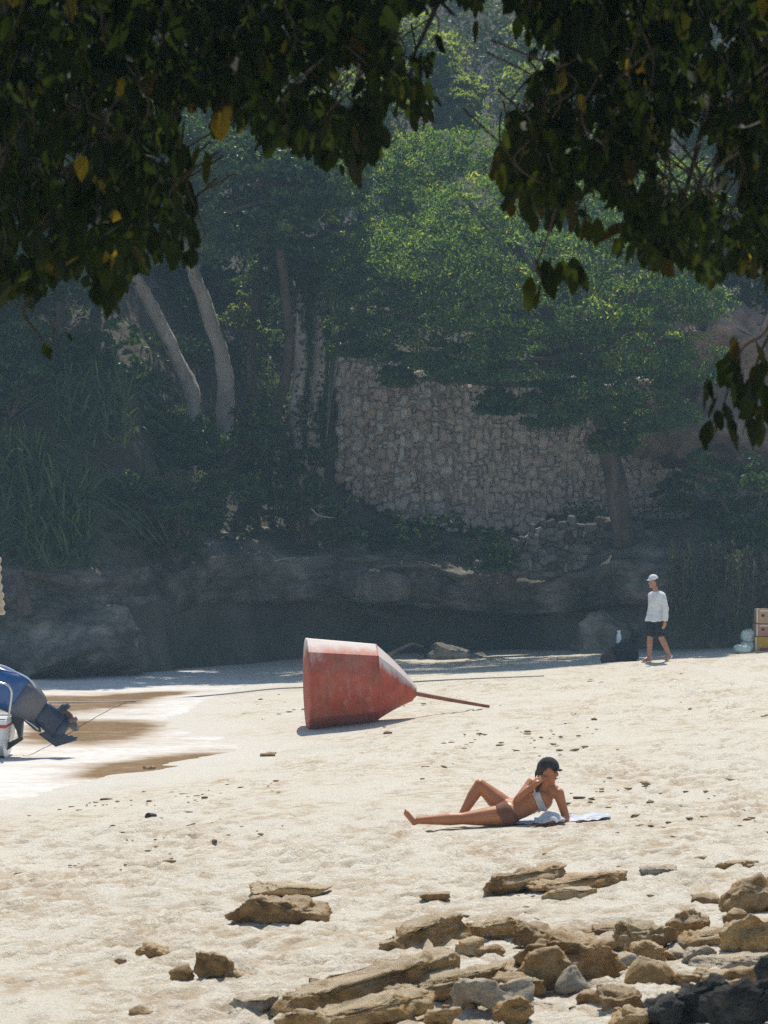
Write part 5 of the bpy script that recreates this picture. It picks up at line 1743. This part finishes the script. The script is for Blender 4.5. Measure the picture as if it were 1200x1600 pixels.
def walking_person():
    g = G(1014, 1036)
    root = empty('person', (W(1022, 0, g.y).x, g.y, g.z + 0.02), 'person in white long sleeved shirt, black shorts and pale cap walking left', 'person')
    F_ = Vector((-0.8, -0.6, 0)).normalized(); S = Vector((0.6, -0.8, 0))
    skin = skin_mat('tanned_skin_walker', (0.36, 0.17, 0.10), (0.45, 0.22, 0.13))
    B = []
    hipL = Vector((0.03, 0, 0.86)) + S * 0.09; hipR = Vector((0.03, 0, 0.86)) - S * 0.09
    kL = Vector((0.13, -0.10, 0.47)); aL = Vector((0.285, -0.03, 0.155)); tL = Vector((0.205, -0.12, 0.05))
    kR = Vector((-0.075, 0.06, 0.46)); aR = Vector((-0.085, 0.06, 0.085)); tR = aR + F_ * 0.17 + Vector((0, 0, -0.055))
    for h, k, a, t in ((hipL, kL, aL, tL), (hipR, kR, aR, tR)):
        B.append(capsule(h, 0.085, k, 0.056))
        B.append(capsule(k, 0.055, k.lerp(a, 0.32), 0.057)); B.append(capsule(k.lerp(a, 0.32), 0.057, a, 0.036))
        B += foot_parts(a, t)
    B.append(loft_rings([((0.03, 0, 0.80), 0.15, 0.10), ((0.035, 0, 0.95), 0.15, 0.10), ((0.045, 0, 1.10), 0.145, 0.095), ((0.05, 0, 1.24), 0.155, 0.10), ((0.055, 0, 1.31), 0.11, 0.07), ((0.045, 0, 1.37), 0.055, 0.055)], S, F_))
    B.append(capsule((0.045, 0, 1.32), 0.056, (0.01, 0, 1.44), 0.052))
    shL = Vector((0.055, 0, 1.275)) + S * 0.17; shR = Vector((0.055, 0, 1.275)) - S * 0.17
    eL = Vector((0.205, -0.19, 1.03)); wL = Vector((0.185, -0.24, 0.80))
    eR = Vector((-0.03, 0.23, 1.03)); wR = Vector((-0.02, 0.22, 0.80))
    for sh, e, w in ((shL, eL, wL), (shR, eR, wR)):
        B.append(capsule(sh, 0.040, e, 0.036)); B.append(capsule(e, 0.036, w, 0.027))
        B += hand_parts(w, (w - e).normalized() + Vector((-0.1, 0, -0.2)), Vector((-0.5, 0.5, 0)), 1.0, 0.45)
    hc = Vector((-0.015, -0.005, 1.535)); up = Vector((0.02, 0, 1)); hf = Vector((-0.93, -0.36, -0.04))
    B += head_parts(hc, up, hf, 0.98)
    organic('body', B, skin, root, 0.006, 3)
    face_bits(hc, up, hf, root, 0.98)
    white = fabric('white_shirt_cloth', (0.66, 0.66, 0.65), (0.80, 0.79, 0.77))
    C = [loft_rings([((0.005, 0, 0.785), 0.215, 0.168), ((0.02, 0, 0.86), 0.20, 0.155), ((0.035, 0, 1.0), 0.18, 0.135), ((0.045, 0, 1.15), 0.182, 0.13), ((0.052, 0, 1.24), 0.19, 0.122), ((0.055, 0, 1.31), 0.16, 0.10), ((0.05, 0, 1.355), 0.085, 0.078)], S, F_, 32)]
    for sh, e, w in ((shL, eL, wL), (shR, eR, wR)):
        C.append(capsule(sh, 0.058, e, 0.058)); C.append(capsule((0.05, 0, 1.335), 0.05, sh + Vector((0, 0, 0.004)), 0.056)); C.append(capsule(e, 0.060, w, 0.050, flat=True)); C.append(capsule(e, 0.06, e.lerp(w, 0.5), 0.054))
    organic('shirt', C, white, root, 0.008, 2, 0.011, (11, 11, 6), 5)
    black = fabric('black_shorts_cloth', (0.010, 0.011, 0.014), (0.028, 0.03, 0.036))
    D = [loft_rings([((0.025, 0, 0.76), 0.165, 0.115), ((0.03, 0, 0.86), 0.155, 0.108), ((0.03, 0, 0.93), 0.15, 0.10)], S, F_, 28)]
    for h, k in ((hipL, kL), (hipR, kR)):
        D.append(capsule(h.lerp(k, 0.12), 0.10, h.lerp(k, 0.93), 0.092, 24, flat=True)); D.append(capsule(h.lerp(k, 0.15), 0.092, h.lerp(k, 0.4), 0.095))
    organic('shorts', D, black, root, 0.008, 2, 0.007, (7, 7, 4), 6)
    hair = simple_mat('dark_hair', (0.02, 0.014, 0.01), (0.06, 0.04, 0.03), 40, 0.6, 0.6, 0.006, stretch=(1, 1, 0.2))
    A = (hf.cross(up), hf, up)
    upn = up.normalized()
    hb = hc - hf.normalized() * 0.03
    H = [ellipsoid(hb + upn * 0.03, (0.083, 0.083, 0.088)), ellipsoid(hb - hf.normalized() * 0.035 - upn * 0.04, (0.07, 0.05, 0.075)), ellipsoid(hb - hf.normalized() * 0.04 - upn * 0.10, (0.055, 0.035, 0.05))]
    organic('hair', H, hair, root, 0.006, 2, 0.006, (30, 30, 8), 7)
    dome, br = cap_shell(hc + upn * 0.055, upn, hf, 0.98, 0.055)
    capm = fabric('pale_cap_cloth', (0.62, 0.64, 0.66), (0.78, 0.79, 0.80))
    cp = link('cap', np_mesh('cap', dome[0], dome[1], True), capm, root)
    link('brim', np_mesh('brim', np.array(br[0]), br[1], True), capm, cp)
    sand1 = fabric('dark_sandal', (0.05, 0.03, 0.025), (0.09, 0.06, 0.05))
    sand2 = fabric('pale_sandal', (0.55, 0.52, 0.52), (0.68, 0.66, 0.65))
    def sandal(heel, toe, mat, lab):
        heel = Vector(heel); toe = Vector(toe); d = (toe - heel).normalized(); s2 = d.cross(Vector((0, 0, 1))).normalized(); n2 = s2.cross(d)
        V = []; F = []
        n = 20
        for lay in (0, -0.016):
            for k in range(n):
                a = 2 * math.pi * k / n
                V.append((heel.lerp(toe, 0.5) + d * math.cos(a) * (toe - heel).length * 0.52 + s2 * math.sin(a) * 0.046 + n2 * lay)[:])
        F = [tuple(range(n)), tuple(reversed(range(n, 2 * n)))] + [(k, n + k, n + (k + 1) % n, (k + 1) % n) for k in range(n)]
        o = link('sandal', np_mesh('sandal', np.array(V), F), mat, root)
        tb = spline([heel.lerp(toe, 0.72) + s2 * 0.04, heel.lerp(toe, 0.62) + n2 * 0.06, heel.lerp(toe, 0.72) - s2 * 0.04], 10)
        v, f = tube_verts(tb, [0.008] * 11, 6)
        link('strap', np_mesh('strap', np.array(v), f, True), mat, o)
    sandal(aR - F_ * 0.06 + Vector((0, 0, -0.085)), tR + F_ * 0.02 + Vector((0, 0, -0.022)), sand1, 'dark')
    sandal(aL + Vector((0.055, 0.03, -0.03)), tL + Vector((-0.01, 0, -0.035)), sand2, 'pale')
walking_person()

def reclining_person():
    g = G(790, 1291)
    root = empty('person', (W(795, 0, g.y).x, g.y + 0.12, g.z - 0.005), 'tanned person in white bikini and dark cap reclining on the sand, one knee bent', 'person')
    skin = skin_mat('tanned_skin_recliner', (0.38, 0.135, 0.05), (0.50, 0.19, 0.075))
    pel = Vector((0.0, 0.0, 0.125)); bel = Vector((0.13, 0.0, 0.165)); che = Vector((0.275, 0.02, 0.255)); nb = Vector((0.35, 0.02, 0.37))
    ax = (nb - pel).normalized()
    hc = Vector((0.378, 0.0, 0.505)); hup = Vector((0.06, 0.05, 1.0)); hf = Vector((0.90, -0.42, -0.15))
    shR = Vector((0.225, 0.09, 0.39)); shL = Vector((0.475, -0.03, 0.305))
    B = []
    sd = (shL - shR).normalized()
    fw = sd.cross(ax).normalized()
    if fw.y > 0: fw = -fw
    sdp = Vector((0.35, -0.75, 0.15)).normalized()
    # pelvis to chest as blended ellipsoids
    B.append(ellipsoid(pel, (0.135, 0.15, 0.105), None))
    B.append(ellipsoid(pel + Vector((0.03, 0.06, 0.02)), (0.12, 0.12, 0.11)))
    B.append(capsule(pel + Vector((0.02, 0.01, 0.01)), 0.115, bel, 0.098))
    B.append(capsule(bel, 0.098, che, 0.118))
    B.append(capsule(che + sd * 0.05, 0.105, che - sd * 0.06, 0.105))
    B.append(capsule(shR.lerp(shL, 0.22), 0.07, shR.lerp(shL, 0.8), 0.07))
    B.append(capsule(che, 0.10, nb, 0.065))
    B.append(capsule(nb, 0.055, hc - hup.normalized() * 0.06, 0.048))
    for s in (-0.065, 0.065):
        B.append(ellipsoid(che + sd * s + fw * 0.085 + ax * 0.005, (0.058, 0.058, 0.055)))
    # arms
    eR = Vector((0.085, -0.06, 0.25)); wR = Vector((0.265, -0.135, 0.415))
    eL = Vector((0.545, -0.05, 0.075)); wL = Vector((0.36, -0.20, 0.045))
    for sh, e, w in ((shR, eR, wR), (shL, eL, wL)):
        B.append(capsule(sh, 0.055, sh.lerp(e, 0.3), 0.046)); B.append(capsule(sh.lerp(e, 0.3), 0.046, e, 0.037)); B.append(capsule(e, 0.037, e.lerp(w, 0.3), 0.038)); B.append(capsule(e.lerp(w, 0.3), 0.038, w, 0.024))
    B += hand_parts(wR, Vector((0.6, 0.35, 0.55)), Vector((0.5, 0.8, -0.2)), 0.92, 0.7)
    B += hand_parts(wL, Vector((-0.9, -0.35, -0.05)), Vector((0, 0, -1)), 0.92, 0.25, -1)
    # bent leg
    h1 = pel + Vector((0.0, 0.07, 0.01)); k1 = Vector((-0.265, 0.10, 0.375)); a1 = Vector((-0.45, 0.06, 0.07)); t1 = Vector((-0.595, 0.02, 0.02))
    h2 = pel + Vector((-0.02, -0.07, -0.02)); k2 = Vector((-0.43, -0.10, 0.075)); a2 = Vector((-0.855, -0.04, 0.05)); t2 = Vector((-0.985, -0.06, 0.145))
    for h, k, a, t in ((h1, k1, a1, t1), (h2, k2, a2, t2)):
        B.append(capsule(h, 0.11, h.lerp(k, 0.45), 0.09)); B.append(capsule(h.lerp(k, 0.45), 0.09, k, 0.057))
        B.append(capsule(k, 0.056, k.lerp(a, 0.3), 0.060)); B.append(capsule(k.lerp(a, 0.3), 0.060, a, 0.034))
    B += foot_parts(a1, t1, k=0.9)
    # straight leg's foot points up on its heel
    B.append(capsule(a2, 0.034, Vector((-0.895, -0.04, 0.03)), 0.028)); B.append(capsule(Vector((-0.895, -0.04, 0.035)), 0.028, Vector((-0.965, -0.06, 0.12)), 0.028))
    for j in range(5):
        q = Vector((-0.965, -0.085 + 0.013 * j, 0.125)); B.append(capsule(q, 0.010, q + Vector((-0.012, 0, 0.035 - 0.004 * j)), 0.008, 8, 3))
    B += head_parts(hc, hup, hf, 0.97)
    body = organic('body', B, skin, root, 0.006, 4)
    face_bits(hc, hup, hf, root, 0.97)
    wht = fabric('white_bikini_cloth', (0.48, 0.46, 0.45), (0.64, 0.62, 0.61))
    def dseg(p, a, b):
        a = np.array(a); b = np.array(b); t = np.clip(((p - a) @ (b - a)) / ((b - a) @ (b - a)), 0, 1)
        return np.linalg.norm(p - a - t[:, None] * (b - a), axis=1)
    me = body.data
    co = np.array([v.co[:] for v in me.vertices]); no = np.array([v.normal[:] for v in me.vertices])
    axn = np.array(ax); fwn = np.array(fw)
    arm = np.minimum(np.minimum(dseg(co, shR, eR) - 0.062, dseg(co, eR, wR) - 0.05), np.minimum(dseg(co, shL, eL) - 0.062, dseg(co, eL, wL) - 0.05))
    rel = co - np.array(che)
    hgt = rel @ axn; fr = rel @ fwn; sdn = rel @ np.array(sd)
    lim = 0.022 + 0.03 * np.exp(-((np.abs(sdn) - 0.065) / 0.04) ** 2) * (fr > 0)
    top_sel = (np.abs(hgt - 0.0) < lim) & (np.linalg.norm(rel, axis=1) < 0.24) & (arm > 0)
    relp = co - np.array(pel)
    along = relp @ axn
    leg = np.minimum(dseg(co, h1.lerp(k1, 0.12), k1), dseg(co, h2.lerp(k2, 0.12), k2))
    bot_sel = (along > -0.10) & (along < 0.045) & (np.linalg.norm(relp, axis=1) < 0.24) & (leg > 0.098) & (arm > 0)
    def patch(name, sel, mat, off):
        F = [tuple(p.vertices) for p in me.polygons if all(sel[i] for i in p.vertices)]
        used = sorted({i for f in F for i in f}); mp = {i: k for k, i in enumerate(used)}
        if not used: return
        pm = np_mesh(name, co[used] + no[used] * off, [tuple(mp[i] for i in f) for f in F], True)
        o = link(name, pm, mat, root)
        sq = o.modifiers.new('soft_edge', 'SMOOTH'); sq.iterations = 10; sq.factor = 0.5
        sm = o.modifiers.new('thickness', 'SOLIDIFY'); sm.thickness = 0.006; sm.offset = 0
    patch('bikini_top', top_sel, wht, 0.008)
    patch('bikini_bottom', bot_sel, fabric('rust_bikini_cloth', (0.16, 0.07, 0.045), (0.22, 0.10, 0.06)), 0.008)
    hair = simple_mat('brown_hair', (0.03, 0.018, 0.012), (0.09, 0.05, 0.035), 40, 0.6, 0.6, 0.006, stretch=(1, 1, 0.2))
    un = hup.normalized(); fn = hf.normalized()
    hb = hc - fn * 0.03
    H = [ellipsoid(hb + un * 0.025, (0.084, 0.084, 0.088)), ellipsoid(hb - fn * 0.04 - un * 0.04, (0.06, 0.055, 0.08)),
         capsule(hb - fn * 0.05 - un * 0.06, 0.045, hb - fn * 0.06 - un * 0.16 + Vector((0.0, -0.05, 0)), 0.034), capsule(hb - fn * 0.06 - un * 0.16 + Vector((0, -0.05, 0)), 0.034, hb - fn * 0.06 - un * 0.25 + Vector((-0.01, -0.10, 0)), 0.018)]
    organic('hair', H, hair, root, 0.006, 2, 0.006, (30, 30, 8), 8)
    dome, br = cap_shell(hc + un * 0.045, un, hf, 1.02, 0.05)
    capm = fabric('charcoal_cap_cloth', (0.03, 0.027, 0.027), (0.06, 0.055, 0.055))
    cp = link('cap', np_mesh('cap', dome[0], dome[1], True), capm, root)
    link('brim', np_mesh('brim', np.array(br[0]), br[1], True), capm, cp)
    return root
rec = reclining_person()

def cloth_sheet(name, x0, x1, y0, y1, amp, seed, mat, label, cat, lift=0.0, nx=70, ny=40, mound=None):
    """a rumpled sheet lying on the sand"""
    X, Y = np.meshgrid(np.linspace(0, 1, nx), np.linspace(0, 1, ny))
    x = (x0 + (x1 - x0) * X).ravel(); y = (y0 + (y1 - y0) * Y).ravel()
    P = np.stack([x, y, 0 * x], 1)
    x = x + 0.03 * fbm(P * [3, 3, 1], 2, seed + 5); y = y + 0.04 * fbm(P * [3, 3, 1], 2, seed + 6)
    z = ground_base(x, y) + 0.03 + lift + amp * np.abs(fbm(P * [7, 9, 1], 3, seed))
    if mound is not None:
        mx, my, mr, mh = mound
        z = z + mh * np.exp(-(((x - mx) / mr) ** 2 + ((y - my) / (mr * 1.1)) ** 2) ** 1.3)
    i = np.arange(ny - 1)[:, None] * nx + np.arange(nx - 1)[None, :]
    f = np.stack([i, i + 1, i + nx + 1, i + nx], -1).reshape(-1, 4)
    c = np.array([x.mean(), y.mean(), z.mean()])
    me = np_mesh(name, np.stack([x, y, z], 1) - c, f, True)
    o = link(name, me, mat, None, c)
    s = o.modifiers.new('thickness', 'SOLIDIFY'); s.thickness = 0.004; s.offset = 1.0
    return tag(o, label, cat)
rl = rec.location
cloth_sheet('beach_towel', rl.x - 0.10, rl.x + 0.98, rl.y - 0.12, rl.y + 0.34, 0.03, 12, fabric('pale_towel_cloth', (0.40, 0.43, 0.50), (0.64, 0.66, 0.70), 10), 'pale bluish towel spread on the sand under the reclining person', 'towel', -0.027)
cloth_sheet('rumpled_cloth', rl.x + 0.26, rl.x + 0.52, rl.y - 0.34, rl.y - 0.10, 0.045, 15, fabric('grey_white_cloth', (0.42, 0.42, 0.43), (0.62, 0.62, 0.62), 12), 'crumpled greyish cloth heaped at the elbow of the reclining person', 'cloth', -0.004, 36, 36, (rl.x + 0.40, rl.y - 0.22, 0.10, 0.06))

# ------------------------------------------------------------------ boxes, sacks, bags, bottle at the crest
def box_mesh(w, d, h, bev=0.012, seed=0):
    bm = bmesh.new()
    bmesh.ops.create_cube(bm, size=1.0)
    bmesh.ops.scale(bm, vec=(w, d, h), verts=bm.verts)
    bmesh.ops.bevel(bm, geom=bm.edges[:], offset=bev, segments=2, affect='EDGES')
    bmesh.ops.subdivide_edges(bm, edges=[e for e in bm.edges if e.calc_length() > 0.1], cuts=3, use_grid_fill=True)
    r = np.random.default_rng(seed)
    V = np.array([v.co[:] for v in bm.verts])
    dsp = fbm(V * 6 + seed, 2, seed) * 0.008
    for v, q in zip(bm.verts, dsp): v.co += v.co.normalized() * q
    bmesh.ops.translate(bm, verts=bm.verts, vec=(0, 0, h / 2))
    me = bpy.data.meshes.new('carton'); bm.to_mesh(me); bm.free()
    return me

def cartons():
    g = G(1192, 1019)
    x0 = W(1181, 0, g.y).x; w = 0.52
    tan = simple_mat('tan_cardboard', (0.42, 0.26, 0.16), (0.54, 0.36, 0.23), 5, 0.9, 0.15, 0.004)
    pink = simple_mat('reddish_cardboard', (0.38, 0.19, 0.12), (0.48, 0.27, 0.17), 5, 0.9, 0.15, 0.004)
    yel = simple_mat('yellow_carton_print', (0.50, 0.29, 0.02), (0.60, 0.36, 0.04), 4, 0.7, 0.1, 0.003)
    red = simple_mat('dark_red_print', (0.22, 0.04, 0.05), (0.30, 0.07, 0.07), 6, 0.7, 0)
    tape = simple_mat('pale_tape', (0.60, 0.52, 0.42), (0.70, 0.62, 0.52), 6, 0.6, 0)
    dark = simple_mat('carton_hole', (0.03, 0.02, 0.015), (0.06, 0.045, 0.03), 6, 0.9, 0)
    z = g.z - 0.01
    yc = g.y + 0.25
    def plate(name, parent, cx, cz, w, h, mat, off=0.0):
        V = [(cx - w / 2, -0.20 - 0.012 - off, cz - h / 2), (cx + w / 2, -0.20 - 0.012 - off, cz - h / 2), (cx + w / 2, -0.20 - 0.012 - off, cz + h / 2), (cx - w / 2, -0.20 - 0.012 - off, cz + h / 2)]
        V += [(a, b + 0.01, c) for a, b, c in V]
        F = [(0, 1, 2, 3), (7, 6, 5, 4), (0, 4, 5, 1), (1, 5, 6, 2), (2, 6, 7, 3), (3, 7, 4, 0)]
        link(name, np_mesh(name, np.array(V), F), mat, parent)
    specs = [('bottom', 0.32, yel, 0.0, 'yellow carton with dark red print at the bottom of the stack at the right edge'),
             ('middle', 0.25, pink, 0.0, 'reddish tan carton in the middle of the stack at the right edge'),
             ('top', 0.29, tan, 0.015, 'tan carton on top of the stack at the right edge')]
    for k, (nm, h, m, dx, lab) in enumerate(specs):
        root = empty('carton', (x0 + w / 2 + dx, yc, z), lab, 'carton', 'cartons stacked at the right edge')
        root.rotation_euler = (0, 0, math.radians((-3, 2, -1)[k]))
        body = box_mesh(w, 0.40, h, 0.01, k)
        link('body', body, m, root)
        if k == 0:
            plate('printed_band', root, 0.04, 0.055, w * 0.78, 0.08, red)
            plate('printed_corner', root, 0.12, 0.14, w * 0.42, 0.085, red)
            plate('edge_tape', root, -w / 2 + 0.022, h / 2, 0.03, h * 0.9, tape)
        else:
            plate('hand_hole', root, -w / 2 + 0.14, h * 0.55, 0.055, 0.045, dark)
            plate('edge_tape', root, -w / 2 + 0.022, h / 2, 0.03, h * 0.9, tape)
            plate('top_tape', root, 0.02, h - 0.035, w * 0.8, 0.03, tape)
        z += h + 0.012
cartons()

def sack(name, px, py, wpx, hpx, seed, label, mat, cat='sack', group=None, dy=0.0, tie=True, zoff=None):
    g = G(px, py)
    s = FPX / (g.y + dy)
    w = wpx / s; h = hpx / s
    base = Vector((W(px, 0, g.y + dy).x, g.y + dy, (g.z - 0.01) if zoff is None else zoff))
    root = empty(name, base, label, cat, group)
    v, f = ICO[4]
    p = np.sign(v) * np.abs(v) ** 0.8
    p = p * [w / 2, w * 0.4, h / 2] + [0, 0, h / 2]
    p[:, 2] = np.maximum(p[:, 2], 0.03 * h)
    p = p + v * (0.09 * h * fbm(v * [3, 3, 2] + seed, 4, seed))[:, None]
    link('body', np_mesh('body', p, f, True), mat, root)
    if tie:
        V, F = lathe([(0, 0.03), (0.02, 0.018), (0.05, 0.035), (0.07, 0.042)], (0.02, 0, h * 0.97), (0.15, 0, 1), 12)
        link('tied_neck', np_mesh('tied_neck', np.array(V), F, True), mat, root)
    return root
green = simple_mat('pale_green_plastic', (0.42, 0.55, 0.48), (0.62, 0.70, 0.65), 5, 0.4, 0.3, 0.01, 0.5)
whitep = simple_mat('white_green_plastic', (0.50, 0.60, 0.55), (0.76, 0.78, 0.77), 4, 0.4, 0.3, 0.01, 0.5)
SG = 'sacks beside the cartons'
sack('sack', 1160, 1021, 27, 15, 31, 'pale green sack lying lowest, left of the cartons', green, group=SG, tie=False)
sack('sack', 1170, 1020, 24, 19, 32, 'whitish sack right behind the lowest sack, against the cartons', whitep, group=SG, dy=0.25, tie=False)
b2 = G(1168, 1020)
sack('sack', 1169, 1020, 22, 20, 33, 'pale green sack lying on top of the others beside the cartons', green, group=SG, dy=0.2, tie=False, zoff=b2.z + 0.20)

darkbag = fabric('dark_bag_cloth', (0.012, 0.013, 0.017), (0.035, 0.036, 0.042))
brownbag = fabric('dark_brown_cloth', (0.07, 0.04, 0.035), (0.11, 0.065, 0.055))
BG_ = 'dark bags left of the walking person'
def crest_bag(px, pyb, wpx, hpx, Y, seed, label, mat):
    s = FPX / Y
    x = W(px, 0, Y).x
    z = W(0, pyb, Y).z
    z = gz(x, Y) - 0.02
    h = W(0, pyb - hpx, Y).z - z
    root = empty('duffel_bag', (x, Y, z), label, 'bag', BG_)
    v, f = ICO[4]
    w = wpx / s
    p = np.sign(v) * np.abs(v) ** 0.7 * [w / 2, w * 0.3, h / 2] + [0, 0, h / 2]
    p = p + v * (0.07 * h * fbm(v * 3 + seed, 4, seed))[:, None]
    link('body', np_mesh('body', p, f, True), mat, root)
    V, F = tube_verts(spline([(-w * 0.2, -w * 0.1, h * 0.93), (-w * 0.1, -w * 0.1, h * 1.12), (w * 0.1, -w * 0.1, h * 1.12), (w * 0.2, -w * 0.1, h * 0.93)], 12), [0.014] * 13, 6)
    link('handle', np_mesh('handle', np.array(V), F, True), mat, root)
    return root
crest_bag(976, 1030, 42, 26, 57.6, 41, 'larger dark bag on the shaded sand left of the walking person', darkbag)
crest_bag(950, 1032, 22, 12, 57.4, 42, 'smaller dark bag at the left of the larger dark bag', brownbag)

def bottle():
    Y = 57.9
    x = W(967, 0, Y).x; z = gz(x, Y)
    zt = W(0, 985, Y).z
    H = zt - z
    root = empty('pale_container', (x, Y, z), 'small pale blue container standing behind the larger dark bag', 'container')
    m = simple_mat('pale_blue_plastic', (0.50, 0.62, 0.70), (0.66, 0.74, 0.80), 6, 0.4, 0)
    V, F = lathe([(0, 0.045), (0.02, 0.052), (H * 0.7, 0.052), (H * 0.84, 0.048), (H * 0.92, 0.03)], (0, 0, 0), (0, 0, 1), 18)
    link('body', np_mesh('body', np.array(V), F, True), m, root)
    V, F = lathe([(H * 0.925, 0.033), (H * 0.93, 0.035), (H, 0.035)], (0, 0, 0), (0, 0, 1), 18)
    link('lid', np_mesh('lid', np.array(V), F, False), simple_mat('white_lid', (0.6, 0.65, 0.68), (0.7, 0.75, 0.78), 6, 0.5, 0), root)
bottle()

# ------------------------------------------------------------------ haze
def haze():
    x0, x1, y0, y1, z0, z1 = -240, 240, -70, 320, -4.0, 66.0
    V = [(x, y, z) for x in (x0, x1) for y in (y0, y1) for z in (z0, z1)]
    F = [(0, 1, 3, 2), (4, 6, 7, 5), (0, 4, 5, 1), (2, 3, 7, 6), (0, 2, 6, 4), (1, 5, 7, 3)]
    m = bpy.data.materials.new('sea_haze')
    m.use_nodes = True
    nt = m.node_tree
    nt.nodes.clear()
    v = nt.nodes.new('ShaderNodeVolumePrincipled')
    v.inputs['Color'].default_value = (0.54, 0.82, 1.0, 1)
    v.inputs['Density'].default_value = 0.0015
    v.inputs['Anisotropy'].default_value = 0.0
    out = nt.nodes.new('ShaderNodeOutputMaterial')
    nt.links.new(v.outputs[0], out.inputs['Volume'])
    o = link('haze', np_mesh('haze', np.array(V, float), F), m)
    tag(o, 'thin bluish sea haze in front of the shaded hillside', 'haze', None, 'stuff')
haze()
